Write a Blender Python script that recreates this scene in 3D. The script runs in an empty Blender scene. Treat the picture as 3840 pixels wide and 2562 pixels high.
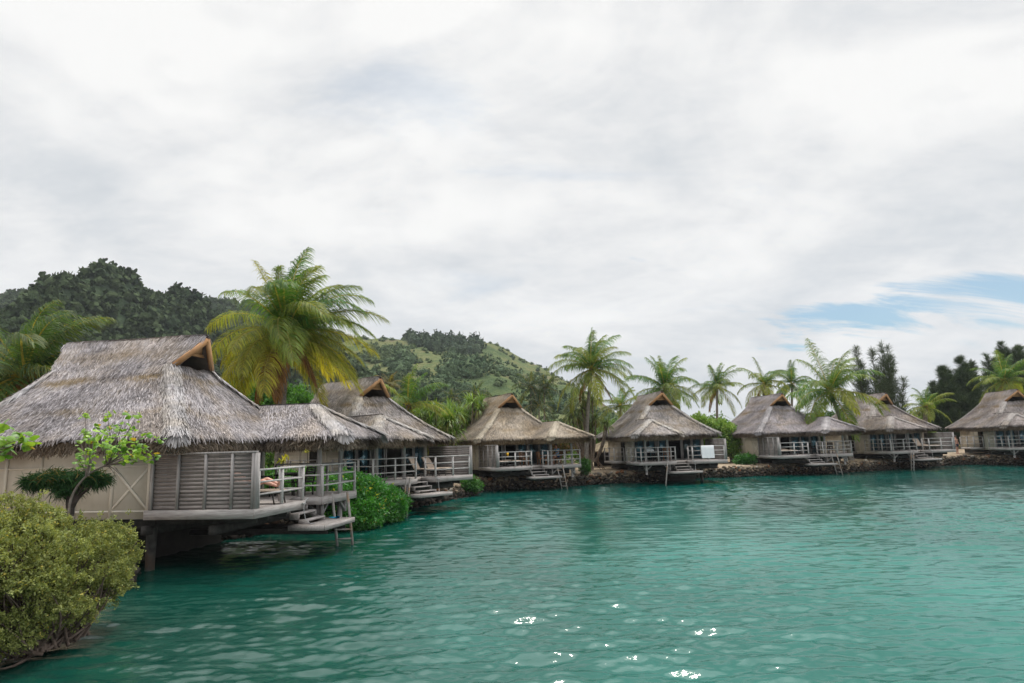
import bpy, math, random
import numpy as np
from mathutils import Matrix, Vector, Quaternion
R = math.radians
SC = bpy.context.scene
COL = SC.collection
rng = np.random.default_rng(7)

# ------------------------------------------------------------------ camera, sky, sun, exposure
WZ = 1.63                       # deck height above the water (water is z = 0)
CAMH = 1.456 + WZ
F, PITCH, ROLL = 2414.4, 0.1594765, -0.0287343
_cr, _sr, _cp, _sp = math.cos(ROLL), math.sin(ROLL), math.cos(PITCH), math.sin(PITCH)
cam = bpy.data.cameras.new('camera')
cam.sensor_width = 36; cam.lens = F / 3840 * 36; cam.clip_start = .1; cam.clip_end = 6000
camo = bpy.data.objects.new('camera', cam); COL.objects.link(camo)
R0 = Vector((1, 0, 0)); U0 = Vector((0, -_sp, _cp)); FW = Vector((0, _cp, _sp))
cx = R0 * _cr + U0 * _sr; cy = R0 * -_sr + U0 * _cr; cz = -FW
camo.matrix_world = Matrix(((cx.x, cy.x, cz.x, 0), (cx.y, cy.y, cz.y, 0), (cx.z, cy.z, cz.z, CAMH), (0, 0, 0, 1)))
SC.camera = camo
cam.dof.use_dof = False

SUN_EL, SUN_AZ = R(70), R(22)      # azimuth measured from +Y towards +X
sunl = bpy.data.lights.new('sun', 'SUN'); sunl.energy = 2.0; sunl.angle = R(3); sunl.color = (1, .93, .82)
suno = bpy.data.objects.new('sun', sunl); COL.objects.link(suno)
sd = Vector((math.cos(SUN_EL) * math.sin(SUN_AZ), math.cos(SUN_EL) * math.cos(SUN_AZ), math.sin(SUN_EL)))
suno.rotation_euler = (-sd).to_track_quat('-Z', 'Y').to_euler()

SC.view_settings.view_transform = 'Standard'; SC.view_settings.look = 'None'
SC.view_settings.exposure = -0.2; SC.view_settings.gamma = 1

class NT:
    """small helper for node trees"""
    def __init__(s, tree): s.t = tree; s.n = tree.nodes; s.l = tree.links
    def add(s, typ, **kw):
        nd = s.n.new(typ)
        for k, v in kw.items():
            if k.startswith('_'): setattr(nd, k[1:], v)
        for k, v in kw.items():
            if k.startswith('i_'):
                nd.inputs[k[2:].replace('_', ' ')].default_value = v
        return nd
    def math(s, op, a, b=None, c=None, clamp=False):
        nd = s.n.new('ShaderNodeMath'); nd.operation = op; nd.use_clamp = clamp
        for i, v in enumerate((a, b, c)):
            if v is None: continue
            if isinstance(v, (int, float)): nd.inputs[i].default_value = v
            else: s.l.new(v, nd.inputs[i])
        return nd.outputs[0]
    def noise(s, vec, scale, detail=4, rough=.55, dist=0, dims='3D'):
        nd = s.n.new('ShaderNodeTexNoise'); nd.noise_dimensions = dims
        nd.inputs['Scale'].default_value = scale; nd.inputs['Detail'].default_value = detail
        nd.inputs['Roughness'].default_value = rough; nd.inputs['Distortion'].default_value = dist
        if vec is not None: s.l.new(vec, nd.inputs['Vector'])
        return nd.outputs['Fac']
    def mapping(s, vec, loc=(0, 0, 0), rot=(0, 0, 0), scale=(1, 1, 1)):
        nd = s.n.new('ShaderNodeMapping'); s.l.new(vec, nd.inputs['Vector'])
        nd.inputs['Location'].default_value = loc; nd.inputs['Rotation'].default_value = rot; nd.inputs['Scale'].default_value = scale
        return nd.outputs[0]
    def ramp(s, fac, stops, interp='LINEAR'):
        nd = s.n.new('ShaderNodeValToRGB'); cr = nd.color_ramp; cr.interpolation = interp
        while len(cr.elements) < len(stops): cr.elements.new(.5)
        for e, (p, c) in zip(cr.elements, stops):
            e.position = p; e.color = tuple(c) + (1,) if len(c) == 3 else c
        s.l.new(fac, nd.inputs[0]); return nd.outputs[0]
    def mix(s, fac, a, b, typ='MIX'):
        nd = s.n.new('ShaderNodeMix'); nd.data_type = 'RGBA'; nd.blend_type = typ
        if isinstance(fac, (int, float)): nd.inputs[0].default_value = fac
        else: s.l.new(fac, nd.inputs[0])
        for i, v in ((6, a), (7, b)):
            if isinstance(v, tuple): nd.inputs[i].default_value = v if len(v) == 4 else v + (1,)
            else: s.l.new(v, nd.inputs[i])
        return nd.outputs[2]
    def sstep(s, v, a, b):
        nd = s.n.new('ShaderNodeMapRange'); nd.interpolation_type = 'SMOOTHSTEP'
        s.l.new(v, nd.inputs[0]); nd.inputs[1].default_value = a; nd.inputs[2].default_value = b
        return nd.outputs[0]

# --- world: Nishita sky behind a layer of procedural cloud
W = bpy.data.worlds.new('World'); SC.world = W; W.use_nodes = True
t = NT(W.node_tree); t.n.clear()
sky = t.add('ShaderNodeTexSky', _sky_type='NISHITA'); sky.sun_disc = False
sky.sun_elevation = SUN_EL; sky.sun_rotation = SUN_AZ; sky.dust_density = 1; sky.ozone_density = 2
tc = t.add('ShaderNodeTexCoord')
sep = t.add('ShaderNodeSeparateXYZ'); t.l.new(tc.outputs['Generated'], sep.inputs[0])
zz = t.math('ADD', t.math('MAXIMUM', sep.outputs[2], 0.0), .34)
px = t.math('DIVIDE', sep.outputs[0], zz); py = t.math('DIVIDE', sep.outputs[1], zz)
cmb = t.add('ShaderNodeCombineXYZ'); t.l.new(px, cmb.inputs[0]); t.l.new(py, cmb.inputs[1])
cp_ = cmb.outputs[0]
m1 = t.mapping(tc.outputs['Generated'], (3.1, 1.4, 0), (R(12), R(24), 0), (1.0, 1.0, 1.7))
big = t.noise(m1, 2.1, 6, .52, .9)
m2 = t.mapping(cp_, (7.1, 2.4, 0), (0, 0, R(-62)), (.85, 1.15, 1))
mid = t.noise(m2, 2.3, 8, .6, .35)
m3 = t.mapping(cp_, (1.1, 9.4, 0), (0, 0, R(-66)), (.75, 1.35, 1))
fine = t.noise(m3, 5.0, 9, .62, .4)
# cloud brightness
b = t.math('ADD', t.math('MULTIPLY', big, .62), t.math('ADD', t.math('MULTIPLY', mid, .34), t.math('MULTIPLY', fine, .20))); b = t.math('SUBTRACT', b, .08)
# brighter towards the sun's side of the sky, greyer to the left
nrm = t.add('ShaderNodeVectorMath', _operation='DOT_PRODUCT'); t.l.new(tc.outputs['Generated'], nrm.inputs[0])
nrm.inputs[1].default_value = sd
sunside = t.sstep(nrm.outputs['Value'], .2, 1.0)
b2 = t.math('ADD', b, t.math('MULTIPLY', sunside, .10))
cloudc = t.ramp(b2, [(.38, (.54, .58, .62)), (.465, (.65, .675, .70)), (.545, (.78, .785, .79)), (.63, (.92, .915, .90))])
# gaps of blue, low on the right
gd = t.add('ShaderNodeVectorMath', _operation='DOT_PRODUCT'); t.l.new(tc.outputs['Generated'], gd.inputs[0])
gv = Vector(((3560 - 1920) / F, 1, 0)); gv = (FW * 1.0 + R0 * (1640 / F) + U0 * (-(-110) / F)).normalized()
gd.inputs[1].default_value = gv
gmask = t.sstep(gd.outputs['Value'], .945, .996)
wisp = t.noise(t.mapping(cp_, (2.6, 5.4, 0), (0, 0, R(-58)), (.6, 2.3, 1)), 3.4, 8, .6, .5)
zb_ = t.math('MULTIPLY', t.sstep(sep.outputs[2], .09, .14), t.sstep(sep.outputs[2], .232, .175)); gmask = t.math('MULTIPLY', gmask, zb_)
gap = t.sstep(t.math('ADD', wisp, t.math('MULTIPLY', gmask, .25)), .675, .86)
wisp2 = t.noise(t.mapping(cp_, (5.6, 1.4, 0), (0, 0, R(-40)), (.6, 1.2, 1)), 2.6, 6, .55, .4)
gap2 = t.math('MULTIPLY', t.sstep(wisp2, .60, .78), .55)
gp = t.math('MULTIPLY', t.math('MAXIMUM', gap, t.math('MULTIPLY', gap2, .5)), .90)
bgs = t.add('ShaderNodeBackground'); bgs.inputs[1].default_value = .12; t.l.new(t.mix(1, sky.outputs[0], (.62, .95, 1.0, 1), 'MULTIPLY'), bgs.inputs[0])
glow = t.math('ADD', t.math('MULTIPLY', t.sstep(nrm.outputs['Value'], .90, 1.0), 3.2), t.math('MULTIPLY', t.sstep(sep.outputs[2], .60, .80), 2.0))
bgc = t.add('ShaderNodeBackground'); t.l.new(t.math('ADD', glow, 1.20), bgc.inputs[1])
t.l.new(cloudc, bgc.inputs[0])
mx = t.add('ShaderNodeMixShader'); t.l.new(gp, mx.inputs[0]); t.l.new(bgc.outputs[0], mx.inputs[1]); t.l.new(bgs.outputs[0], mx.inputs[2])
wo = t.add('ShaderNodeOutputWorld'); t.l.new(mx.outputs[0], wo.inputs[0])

SC.render.engine = 'CYCLES'
SC.cycles.max_bounces = 6; SC.cycles.transparent_max_bounces = 8

# ------------------------------------------------------------------ helpers
def ray(u, v):
    a = u - 1920; b = v - 1281
    uu = a * _cr + b * _sr; vv = -a * _sr + b * _cr
    return np.array([uu / F, _cp + vv / F * _sp, _sp - vv / F * _cp])
def at(u, v, y):                    # point of the photograph at distance y (used for placing far things)
    d = ray(u, v); return np.array([0, 0, CAMH]) + d * (y / d[1])

MATS = {}
def mesh_np(name, V, Fq, mat=None, parent=None, col=None, smooth=False, link=True):
    """V Nx3, Fq list of (M,k) int arrays"""
    me = bpy.data.meshes.new(name)
    if isinstance(Fq, np.ndarray): Fq = [Fq]
    nl = sum(f.size for f in Fq); nf = sum(len(f) for f in Fq)
    me.vertices.add(len(V)); me.vertices.foreach_set('co', np.asarray(V, np.float32).ravel())
    me.loops.add(nl); me.loops.foreach_set('vertex_index', np.concatenate([f.ravel() for f in Fq]).astype(np.int32))
    me.polygons.add(nf)
    tot = np.concatenate([np.full(len(f), f.shape[1], np.int32) for f in Fq])
    me.polygons.foreach_set('loop_start', (np.cumsum(tot) - tot).astype(np.int32))
    me.polygons.foreach_set('loop_total', tot)
    if smooth: me.polygons.foreach_set('use_smooth', np.ones(nf, bool))
    me.update(); me.validate()
    if col is not None:
        a = me.color_attributes.new('col', 'FLOAT_COLOR', 'POINT')
        c4 = np.ones((len(V), 4), np.float32); c4[:, :3] = col
        a.data.foreach_set('color', c4.ravel())
    if mat: me.materials.append(mat)
    o = bpy.data.objects.new(name, me)
    if link: COL.objects.link(o)
    if parent: o.parent = parent
    return o

class MB:
    """collects boxes, bars, tubes, grids into one mesh"""
    def __init__(s, mir=False): s.V = []; s.F4 = []; s.n = 0; s.mir = mir
    def _add(s, V, Fq):
        V = np.array(V, float); 
        s.V.append(V); s.F4.append(np.array(Fq) + s.n); s.n += len(V); return s
    def box(s, x0, x1, y0, y1, z0, z1):
        V = [(x, y, z) for z in (z0, z1) for y in (y0, y1) for x in (x0, x1)]
        return s._add(V, [(0, 2, 3, 1), (4, 5, 7, 6), (0, 1, 5, 4), (2, 6, 7, 3), (0, 4, 6, 2), (1, 3, 7, 5)])
    def bar(s, a, b, w, h=None, up=(0, 0, 1)):
        h = h or w; a = np.array(a, float); b = np.array(b, float); d = b - a; d /= np.linalg.norm(d)
        u = np.array(up, float)
        if abs(d @ u) > .95: u = np.array((0, 1., 0))
        x = np.cross(d, u); x /= np.linalg.norm(x); y = np.cross(x, d)
        V = [p + x * sx * w / 2 + y * sy * h / 2 for p in (a, b) for sy in (-1, 1) for sx in (-1, 1)]
        return s._add(V, [(0, 1, 3, 2), (4, 6, 7, 5), (0, 4, 5, 1), (2, 3, 7, 6), (0, 2, 6, 4), (1, 5, 7, 3)])
    def tube(s, pts, rad, n=8):
        pts = np.array(pts, float); rad = np.broadcast_to(rad, (len(pts),)); T = np.gradient(pts, axis=0)
        T /= np.linalg.norm(T, axis=1)[:, None] + 1e-9
        V = []; ref = np.array((0.3, .1, 1.)) if abs(T[0][2]) < .8 else np.array((1., .1, 0))
        for p, d, r in zip(pts, T, rad):
            x = np.cross(d, ref); x /= np.linalg.norm(x); y = np.cross(d, x)
            for k in range(n):
                a = 2 * math.pi * k / n; V.append(p + (x * math.cos(a) + y * math.sin(a)) * r)
        Fq = [(i * n + k, i * n + (k + 1) % n, (i + 1) * n + (k + 1) % n, (i + 1) * n + k) for i in range(len(pts) - 1) for k in range(n)]
        m = len(pts) - 1
        for k in range(1, n // 2): 
            Fq.append((k, k + 1, n - k - 1 if n - k - 1 > k + 1 else k + 1, n - k)) if n - k - 1 > k + 1 else None
            if n - k - 1 > k + 1: Fq.append((m * n + n - k, m * n + n - k - 1, m * n + k + 1, m * n + k))
        Fq.append((0, 1, n - 1, 0)) if False else None
        return s._add(V, Fq)
    def grid(s, G):
        G = np.asarray(G); a, b = G.shape[:2]
        i = np.arange(a * b).reshape(a, b)
        return s._add(G.reshape(-1, 3), np.stack([i[:-1, :-1], i[1:, :-1], i[1:, 1:], i[:-1, 1:]], -1).reshape(-1, 4))
    def build(s, name, mat, parent=None, smooth=False, col=None):
        V = np.concatenate(s.V); Fq = np.concatenate(s.F4)
        if s.mir: V = V * (-1, 1, 1); Fq = Fq[:, ::-1]
        return mesh_np(name, V, Fq, mat, parent, col, smooth)

def ribbons(C, Wv, colr):
    """C (N,S,3) centre lines, Wv (N,S,3) half-width vectors, colr (N,3) or (N,S,3)"""
    N, S = C.shape[:2]
    V = np.stack([C - Wv, C + Wv], 2).reshape(-1, 3)
    b = (np.arange(N) * S * 2)[:, None] + (np.arange(S - 1) * 2)[None]
    Fq = np.stack([b, b + 1, b + 3, b + 2], -1).reshape(-1, 4)
    if colr.ndim == 2: colr = np.repeat(colr[:, None], S, 1)
    c = np.repeat(colr[:, :, None], 2, 2).reshape(-1, 3)
    return V, Fq, c
def join(parts):
    V = []; Fq = []; Cc = []; n = 0
    for v, f, c in parts:
        V.append(v); Fq.append(f + n); Cc.append(np.broadcast_to(c, (len(v), 3))); n += len(v)
    return np.concatenate(V), np.concatenate(Fq), np.concatenate(Cc)
def unit(a): return a / (np.linalg.norm(a, axis=-1, keepdims=True) + 1e-9)

def tag(o, label=None, cat=None, group=None, kind=None):
    if label: o['label'] = label
    if cat: o['category'] = cat
    if group: o['group'] = group
    if kind: o['kind'] = kind
    return o
def empty(name, loc, rz=0, label=None, cat=None, group=None):
    o = bpy.data.objects.new(name, None); COL.objects.link(o); o.location = tuple(loc); o.rotation_euler = (0, 0, rz)
    o.empty_display_size = .2
    return tag(o, label, cat, group)
def copy_tree(o, parent=None):
    c = o.copy(); COL.objects.link(c); c.parent = parent
    for ch in list(o.children): copy_tree(ch, c)
    return c
def bez(a, b, c, n):
    t_ = np.linspace(0, 1, n)[:, None]; a, b, c = map(np.array, (a, b, c))
    return (1 - t_) ** 2 * a + 2 * t_ * (1 - t_) * b + t_ ** 2 * c

# ------------------------------------------------------------------ materials
def newmat(name):
    m = bpy.data.materials.new(name); m.use_nodes = True; m.node_tree.nodes.clear(); return m, NT(m.node_tree)
def out(t, sh): o = t.add('ShaderNodeOutputMaterial'); t.l.new(sh, o.inputs[0]); return o
def bump(t, h, dist, strength=1):
    b = t.add('ShaderNodeBump'); b.inputs['Distance'].default_value = dist; b.inputs['Strength'].default_value = strength
    t.l.new(h, b.inputs['Height']); return b.outputs[0]
def princ(t, colr, rough=.8, spec=.3, nrm=None, metal=0):
    p = t.add('ShaderNodeBsdfPrincipled')
    if isinstance(colr, tuple): p.inputs['Base Color'].default_value = colr + (1,) if len(colr) == 3 else colr
    else: t.l.new(colr, p.inputs['Base Color'])
    if isinstance(rough, (int, float)): p.inputs['Roughness'].default_value = rough
    else: t.l.new(rough, p.inputs['Roughness'])
    p.inputs['Specular IOR Level'].default_value = spec; p.inputs['Metallic'].default_value = metal
    if nrm is not None: t.l.new(nrm, p.inputs['Normal'])
    return p
def m_noise(name, c1, c2, scale=6, rough=.8, spec=.3, stretch=(1, 1, 1), bd=0, c3=None, coord='Object'):
    m, t = newmat(name); tc = t.add('ShaderNodeTexCoord')
    v = t.mapping(tc.outputs[coord], (0, 0, 0), (0, 0, 0), stretch)
    n = t.noise(v, scale, 6, .6); colr = t.ramp(n, [(.35, c1), (.65, c2)])
    if c3:
        n2 = t.noise(tc.outputs[coord], scale * .23, 4, .6); colr = t.mix(t.sstep(n2, .52, .68), colr, c3)
    p = princ(t, colr, rough, spec, bump(t, n, bd) if bd else None); out(t, p.outputs[0]); return m

def m_leaf(name, trans=.35, rough=.45, spec=.35, var=.25):
    m, t = newmat(name); a = t.add('ShaderNodeAttribute'); a.attribute_name = 'col'
    geo = t.add('ShaderNodeNewGeometry')
    n = t.noise(geo.outputs['Position'], 1.3, 3, .6)
    v = t.ramp(n, [(.3, (1 - var,) * 3), (.7, (1 + var,) * 3)])
    c = t.mix(1, a.outputs['Color'], v, 'MULTIPLY')
    p = princ(t, c, rough, spec)
    tr = t.add('ShaderNodeBsdfTranslucent')
    c2 = t.mix(1, c, (1.5, 1.35, .55, 1), 'MULTIPLY'); t.l.new(c2, tr.inputs[0])
    ms = t.add('ShaderNodeMixShader'); ms.inputs[0].default_value = trans
    t.l.new(p.outputs[0], ms.inputs[1]); t.l.new(tr.outputs[0], ms.inputs[2]); out(t, ms.outputs[0]); return m
def m_attr(name, rough=.85, spec=.2, scale=8, var=.3, bd=0):
    m, t = newmat(name); a = t.add('ShaderNodeAttribute'); a.attribute_name = 'col'
    tc = t.add('ShaderNodeTexCoord'); n = t.noise(tc.outputs['Object'], scale, 5, .6)
    c = t.mix(1, a.outputs['Color'], t.ramp(n, [(.3, (1 - var,) * 3), (.7, (1 + var,) * 3)]), 'MULTIPLY')
    p = princ(t, c, rough, spec, bump(t, n, bd) if bd else None); out(t, p.outputs[0]); return m

def m_thatch(name):
    m, t = newmat(name); a = t.add('ShaderNodeAttribute'); a.attribute_name = 'col'
    oi = t.add('ShaderNodeObjectInfo'); geo = t.add('ShaderNodeNewGeometry')
    n = t.noise(geo.outputs['Position'], .55, 4, .6)
    n2 = t.noise(geo.outputs['Position'], 3.0, 4, .6)
    c = t.mix(1, a.outputs['Color'], t.ramp(n2, [(.3, (.78,) * 3), (.7, (1.2,) * 3)]), 'MULTIPLY')
    c = t.mix(t.math('MULTIPLY', t.sstep(n, .46, .66), .5), c, t.mix(1, c, (.95, .83, .62, 1), 'MULTIPLY'))
    c = t.mix(1, c, oi.outputs['Color'], 'MULTIPLY')
    p = princ(t, c, .75, .25); tr = t.add('ShaderNodeBsdfTranslucent'); t.l.new(c, tr.inputs[0])
    ms = t.add('ShaderNodeMixShader'); ms.inputs[0].default_value = .12
    t.l.new(p.outputs[0], ms.inputs[1]); t.l.new(tr.outputs[0], ms.inputs[2]); out(t, ms.outputs[0]); return m

def m_wood(name, c1, c2, axis=0, planks=None, rough=.85, stain=(.17, .145, .13), sa=.5):
    """weathered timber, grain running along an object axis; planks=(axis, width) draws board joints"""
    m, t = newmat(name); tc = t.add('ShaderNodeTexCoord'); s = [14, 14, 14]; s[axis] = 1.0
    v = t.mapping(tc.outputs['Object'], (0, 0, 0), (0, 0, 0), tuple(s))
    n = t.noise(v, 2.2, 6, .65); n2 = t.noise(tc.outputs['Object'], 1.3, 5, .6)
    c = t.ramp(n, [(.3, c1), (.7, c2)])
    c = t.mix(t.math('MULTIPLY', t.sstep(n2, .50, .72), sa), c, stain)
    h = n
    if planks:
        sp_ = t.add('ShaderNodeSeparateXYZ'); t.l.new(tc.outputs['Object'], sp_.inputs[0])
        q = t.math('DIVIDE', sp_.outputs[planks[0]], planks[1]); fr = t.math('FRACT', q)
        cell = t.math('FLOOR', q); wn = t.add('ShaderNodeTexWhiteNoise', _noise_dimensions='1D'); t.l.new(cell, wn.inputs['W'])
        edge = t.math('LESS_THAN', fr, .09)
        c = t.mix(t.math('MULTIPLY', wn.outputs[0], .45), c, tuple(x * .6 for x in c1))
        c = t.mix(edge, c, tuple(x * .35 for x in c1))
    nb = t.noise(tc.outputs['Object'], 5, 3, .5)
    c = t.mix(t.sstep(nb, .74, .80), c, (.03, .03, .03))
    p = princ(t, c, rough, .2, bump(t, h, .006)); out(t, p.outputs[0]); return m

WOOD1, WOOD2 = (.235, .212, .202), (.45, .42, .405)
MATS['thatch'] = m_thatch('thatch')
MATS['fascia'] = m_wood('grey_timber', WOOD1, WOOD2, 0)
MATS['fasciay'] = m_wood('grey_timber_y', WOOD1, WOOD2, 1)
MATS['woodz'] = m_wood('grey_timber_z', (.23, .21, .203), (.40, .378, .368), 2)
MATS['slat'] = m_wood('slat_timber', (.17, .148, .138), (.36, .325, .308), 1, planks=(2, .104), stain=(.11, .09, .082), sa=.6)
MATS['rail'] = m_wood('rail_timber', (.36, .34, .33), (.57, .545, .53), 0)
MATS['deck'] = m_wood('deck_boards', (.29, .255, .235), (.46, .42, .39), 0, planks=(1, .13), stain=(.14, .11, .10))
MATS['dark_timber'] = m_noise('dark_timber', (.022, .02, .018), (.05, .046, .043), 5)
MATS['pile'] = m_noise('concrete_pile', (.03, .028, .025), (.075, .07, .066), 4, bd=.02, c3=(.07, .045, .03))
MATS['beige'] = m_noise('beige_panel', (.54, .49, .415), (.59, .54, .465), 2.6, .75, .2, (1.6, 1.6, .35), c3=(.47, .42, .34))
MATS['batten'] = m_noise('beige_batten', (.60, .555, .475), (.66, .61, .53), 3, .7)
MATS['orange'] = m_noise('varnished_board', (.36, .185, .08), (.48, .27, .13), 3, .6, .3, (1, 1, 1))
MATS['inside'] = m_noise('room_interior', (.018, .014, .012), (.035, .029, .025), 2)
MATS['frame'] = m_noise('window_frame_paint', (.30, .285, .27), (.38, .365, .35), 4, .6)
MATS['curtain'] = m_noise('curtain_cloth', (.26, .46, .54), (.55, .72, .77), 2.2, .9, .1, (9, 9, .15))
MATS['darkcloth'] = m_noise('dark_wicker', (.02, .018, .016), (.045, .04, .036), 30, .7)
MATS['tan'] = m_noise('tan_cushion', (.30, .24, .19), (.36, .29, .23), 20, .9)
MATS['metal'] = m_noise('grey_metal', (.3, .3, .3), (.42, .42, .42), 8, .4, .5)
MATS['brownwood'] = m_noise('brown_wood', (.20, .10, .05), (.30, .16, .08), 8, .6)
MATS['white_cloth'] = m_noise('white_cloth', (.78, .79, .82), (.84, .84, .85), 6, .95, .1)
MATS['rust'] = m_noise('rusty_ladder_end', (.28, .26, .24), (.36, .34, .32), 5, c3=(.30, .16, .07))
MATS['sand'] = m_noise('sand', (.22, .17, .12), (.36, .29, .21), 1.6, .95, .1, bd=.05, c3=(.17, .13, .08), coord='Object')
MATS['rock'] = m_attr('lava_rock', .9, .15, 5, .5, .05)
MATS['bark'] = m_attr('bark', .9, .15, 9, .45, .02)
MATS['palmleaf'] = m_leaf('palm_leaf', .5, .5, .35)
MATS['leaf'] = m_leaf('broad_leaf', .35, .4, .45)
MATS['matte_leaf'] = m_leaf('matte_leaf', .3, .6, .2)
MATS['needle'] = m_leaf('needle_leaf', .12, .8, .1)
def m_canopy():
    m, t = newmat('tree_canopy'); a = t.add('ShaderNodeAttribute'); a.attribute_name = 'col'; geo = t.add('ShaderNodeNewGeometry')
    n = t.noise(geo.outputs['Position'], .9, 5, .7); v = t.ramp(n, [(.35, (.75,) * 3), (.65, (1.22,) * 3)])
    p = princ(t, t.mix(1, a.outputs['Color'], v, 'MULTIPLY'), .9, .08, bump(t, n, 1.6, .9)); out(t, p.outputs[0]); return m
MATS['canopy'] = m_canopy()
def m_glass():
    m, t = newmat('window_glass'); g = t.add('ShaderNodeBsdfGlossy'); g.inputs['Roughness'].default_value = .03; g.inputs[0].default_value = (.75, .9, .95, 1)
    tr = t.add('ShaderNodeBsdfTransparent'); tr.inputs[0].default_value = (.62, .74, .78, 1)
    lw = t.add('ShaderNodeFresnel'); lw.inputs[0].default_value = 1.6
    f = t.math('ADD', t.math('MULTIPLY', lw.outputs[0], .7), .04, clamp=True)
    ms = t.add('ShaderNodeMixShader'); t.l.new(f, ms.inputs[0]); t.l.new(tr.outputs[0], ms.inputs[1]); t.l.new(g.outputs[0], ms.inputs[2])
    out(t, ms.outputs[0]); return m
MATS['glass'] = m_glass()
def m_plain(name, c, rough=.6, spec=.3):
    m, t = newmat(name); p = princ(t, c, rough, spec); out(t, p.outputs[0]); return m
def m_skin():
    m, t = newmat('skin'); tc = t.add('ShaderNodeTexCoord'); n = t.noise(tc.outputs['Object'], 9, 3)
    p = princ(t, t.ramp(n, [(.3, (.52, .27, .20)), (.7, (.62, .35, .26))]), .5, .35)
    p.inputs['Subsurface Weight'].default_value = .1; p.inputs['Subsurface Radius'].default_value = (.02, .01, .005); out(t, p.outputs[0]); return m
MATS['skin'] = m_skin()

# ------------------------------------------------------------------ water
def wave_height(X, Y):
    r = np.random.default_rng(3); h = np.zeros_like(X)
    for i in range(36):
        lam = .19 * (1.062 ** i) if i < 30 else r.uniform(1.2, 4.0)
        th = R(98) + r.normal(0, .27)                      # ripples travel towards the viewer
        k = 2 * math.pi / lam; amp = .0108 * lam * (1 if lam < .85 else .7 if lam < 1.5 else .36) * r.uniform(.5, 1.2)
        ph = r.uniform(0, 6.283)
        wx = .35 * np.sin(X * .31 + i) + .35 * np.sin(Y * .23 + 2 * i)
        arg = k * (math.cos(th) * X + math.sin(th) * Y) + ph + wx
        h += amp * (np.sin(arg) if i % 3 == 0 else (1.1 - 1.9 * np.abs(np.sin(arg * .5))) * 1.15)
    g = .72 + .45 * np.sin(X * .21 + 1.3 * np.sin(Y * .11)) * np.sin(Y * .17 + .7 * np.sin(X * .09))
    return h * g
def build_water():
    nr = 1250
    az = np.concatenate([np.linspace(R(-88), R(-44), 90)[:-1], np.linspace(R(-44), R(44), 1300), np.linspace(R(44), R(88), 90)[1:]]); na = len(az)
    rr = np.concatenate([3.2 * (170 / 3.2) ** (np.linspace(0, 1, nr)), [200, 260, 350, 500, 750, 1100]]); nr = len(rr)
    A, Q = np.meshgrid(az, rr)
    X = Q * np.sin(A); Y = Q * np.cos(A)
    fade = np.clip(1.2 - Q / 160, .3, 1)
    Z = wave_height(X, Y) * fade
    G = np.stack([X, Y, Z], -1)
    # outer skirt so that the sheet reaches past the coast on every side
    i = np.arange(na * nr).reshape(nr, na)
    Fq = np.stack([i[:-1, :-1], i[:-1, 1:], i[1:, 1:], i[1:, :-1]], -1).reshape(-1, 4)
    m, t = newmat('lagoon_water')
    geo = t.add('ShaderNodeNewGeometry'); P_ = geo.outputs['Position']
    f1 = t.noise(t.mapping(P_, (0, 0, 0), (0, 0, R(6)), (.75, 2.3, 1)), 3.4, 4, .6, .3)
    f2 = t.noise(t.mapping(P_, (3, 5, 0), (0, 0, R(-9)), (.8, 2.0, 1)), 9.0, 3, .6, .2)
    hgt = t.math('ADD', t.math('MULTIPLY', f1, .7), t.math('MULTIPLY', f2, .28))
    bmp = bump(t, hgt, .10, .13)
    # water body colour: green teal over the pale bed, darker green close to the left bank with under-deck shade painted in
    patch = t.noise(t.mapping(P_, (2, 1, 0), (0, 0, 0), (1, .7, 1)), .16, 4, .55)
    body = t.ramp(patch, [(.36, (.0, .050, .037)), (.5, (.0, .084, .064)), (.64, (.0, .120, .094))])
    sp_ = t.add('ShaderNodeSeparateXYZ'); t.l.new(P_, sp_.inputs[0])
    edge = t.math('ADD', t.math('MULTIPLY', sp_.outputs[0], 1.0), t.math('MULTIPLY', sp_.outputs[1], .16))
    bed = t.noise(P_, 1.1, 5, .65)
    bed_shade_c = t.ramp(bed, [(.3, (.006, .024, .017)), (.55, (.015, .05, .035)), (.75, (.03, .075, .055))])  # dark bed, lowered further to stand in for shade beneath the huts
    body = t.mix(t.sstep(edge, 1.2, -4.2), body, bed_shade_c)
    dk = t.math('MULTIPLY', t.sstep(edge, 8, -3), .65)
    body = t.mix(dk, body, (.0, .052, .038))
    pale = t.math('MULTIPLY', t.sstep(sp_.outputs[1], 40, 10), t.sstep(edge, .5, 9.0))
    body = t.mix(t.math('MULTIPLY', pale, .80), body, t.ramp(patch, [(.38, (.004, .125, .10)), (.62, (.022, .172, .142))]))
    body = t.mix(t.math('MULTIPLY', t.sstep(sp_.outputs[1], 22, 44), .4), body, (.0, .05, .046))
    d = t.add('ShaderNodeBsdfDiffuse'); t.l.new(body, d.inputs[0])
    upn = t.add('ShaderNodeCombineXYZ'); upn.inputs[2].default_value = 1.0; t.l.new(upn.outputs[0], d.inputs['Normal'])
    g = t.add('ShaderNodeBsdfGlossy'); g.inputs['Roughness'].default_value = .085; t.l.new(bmp, g.inputs['Normal'])
    fr = t.add('ShaderNodeFresnel'); fr.inputs[0].default_value = 1.52; t.l.new(bmp, fr.inputs['Normal'])
    ms = t.add('ShaderNodeMixShader'); t.l.new(fr.outputs[0], ms.inputs[0]); t.l.new(d.outputs[0], ms.inputs[1]); t.l.new(g.outputs[0], ms.inputs[2])
    out(t, ms.outputs[0])
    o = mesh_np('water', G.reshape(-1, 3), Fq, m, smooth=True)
    tag(o, kind='structure'); return o
build_water()

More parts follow.
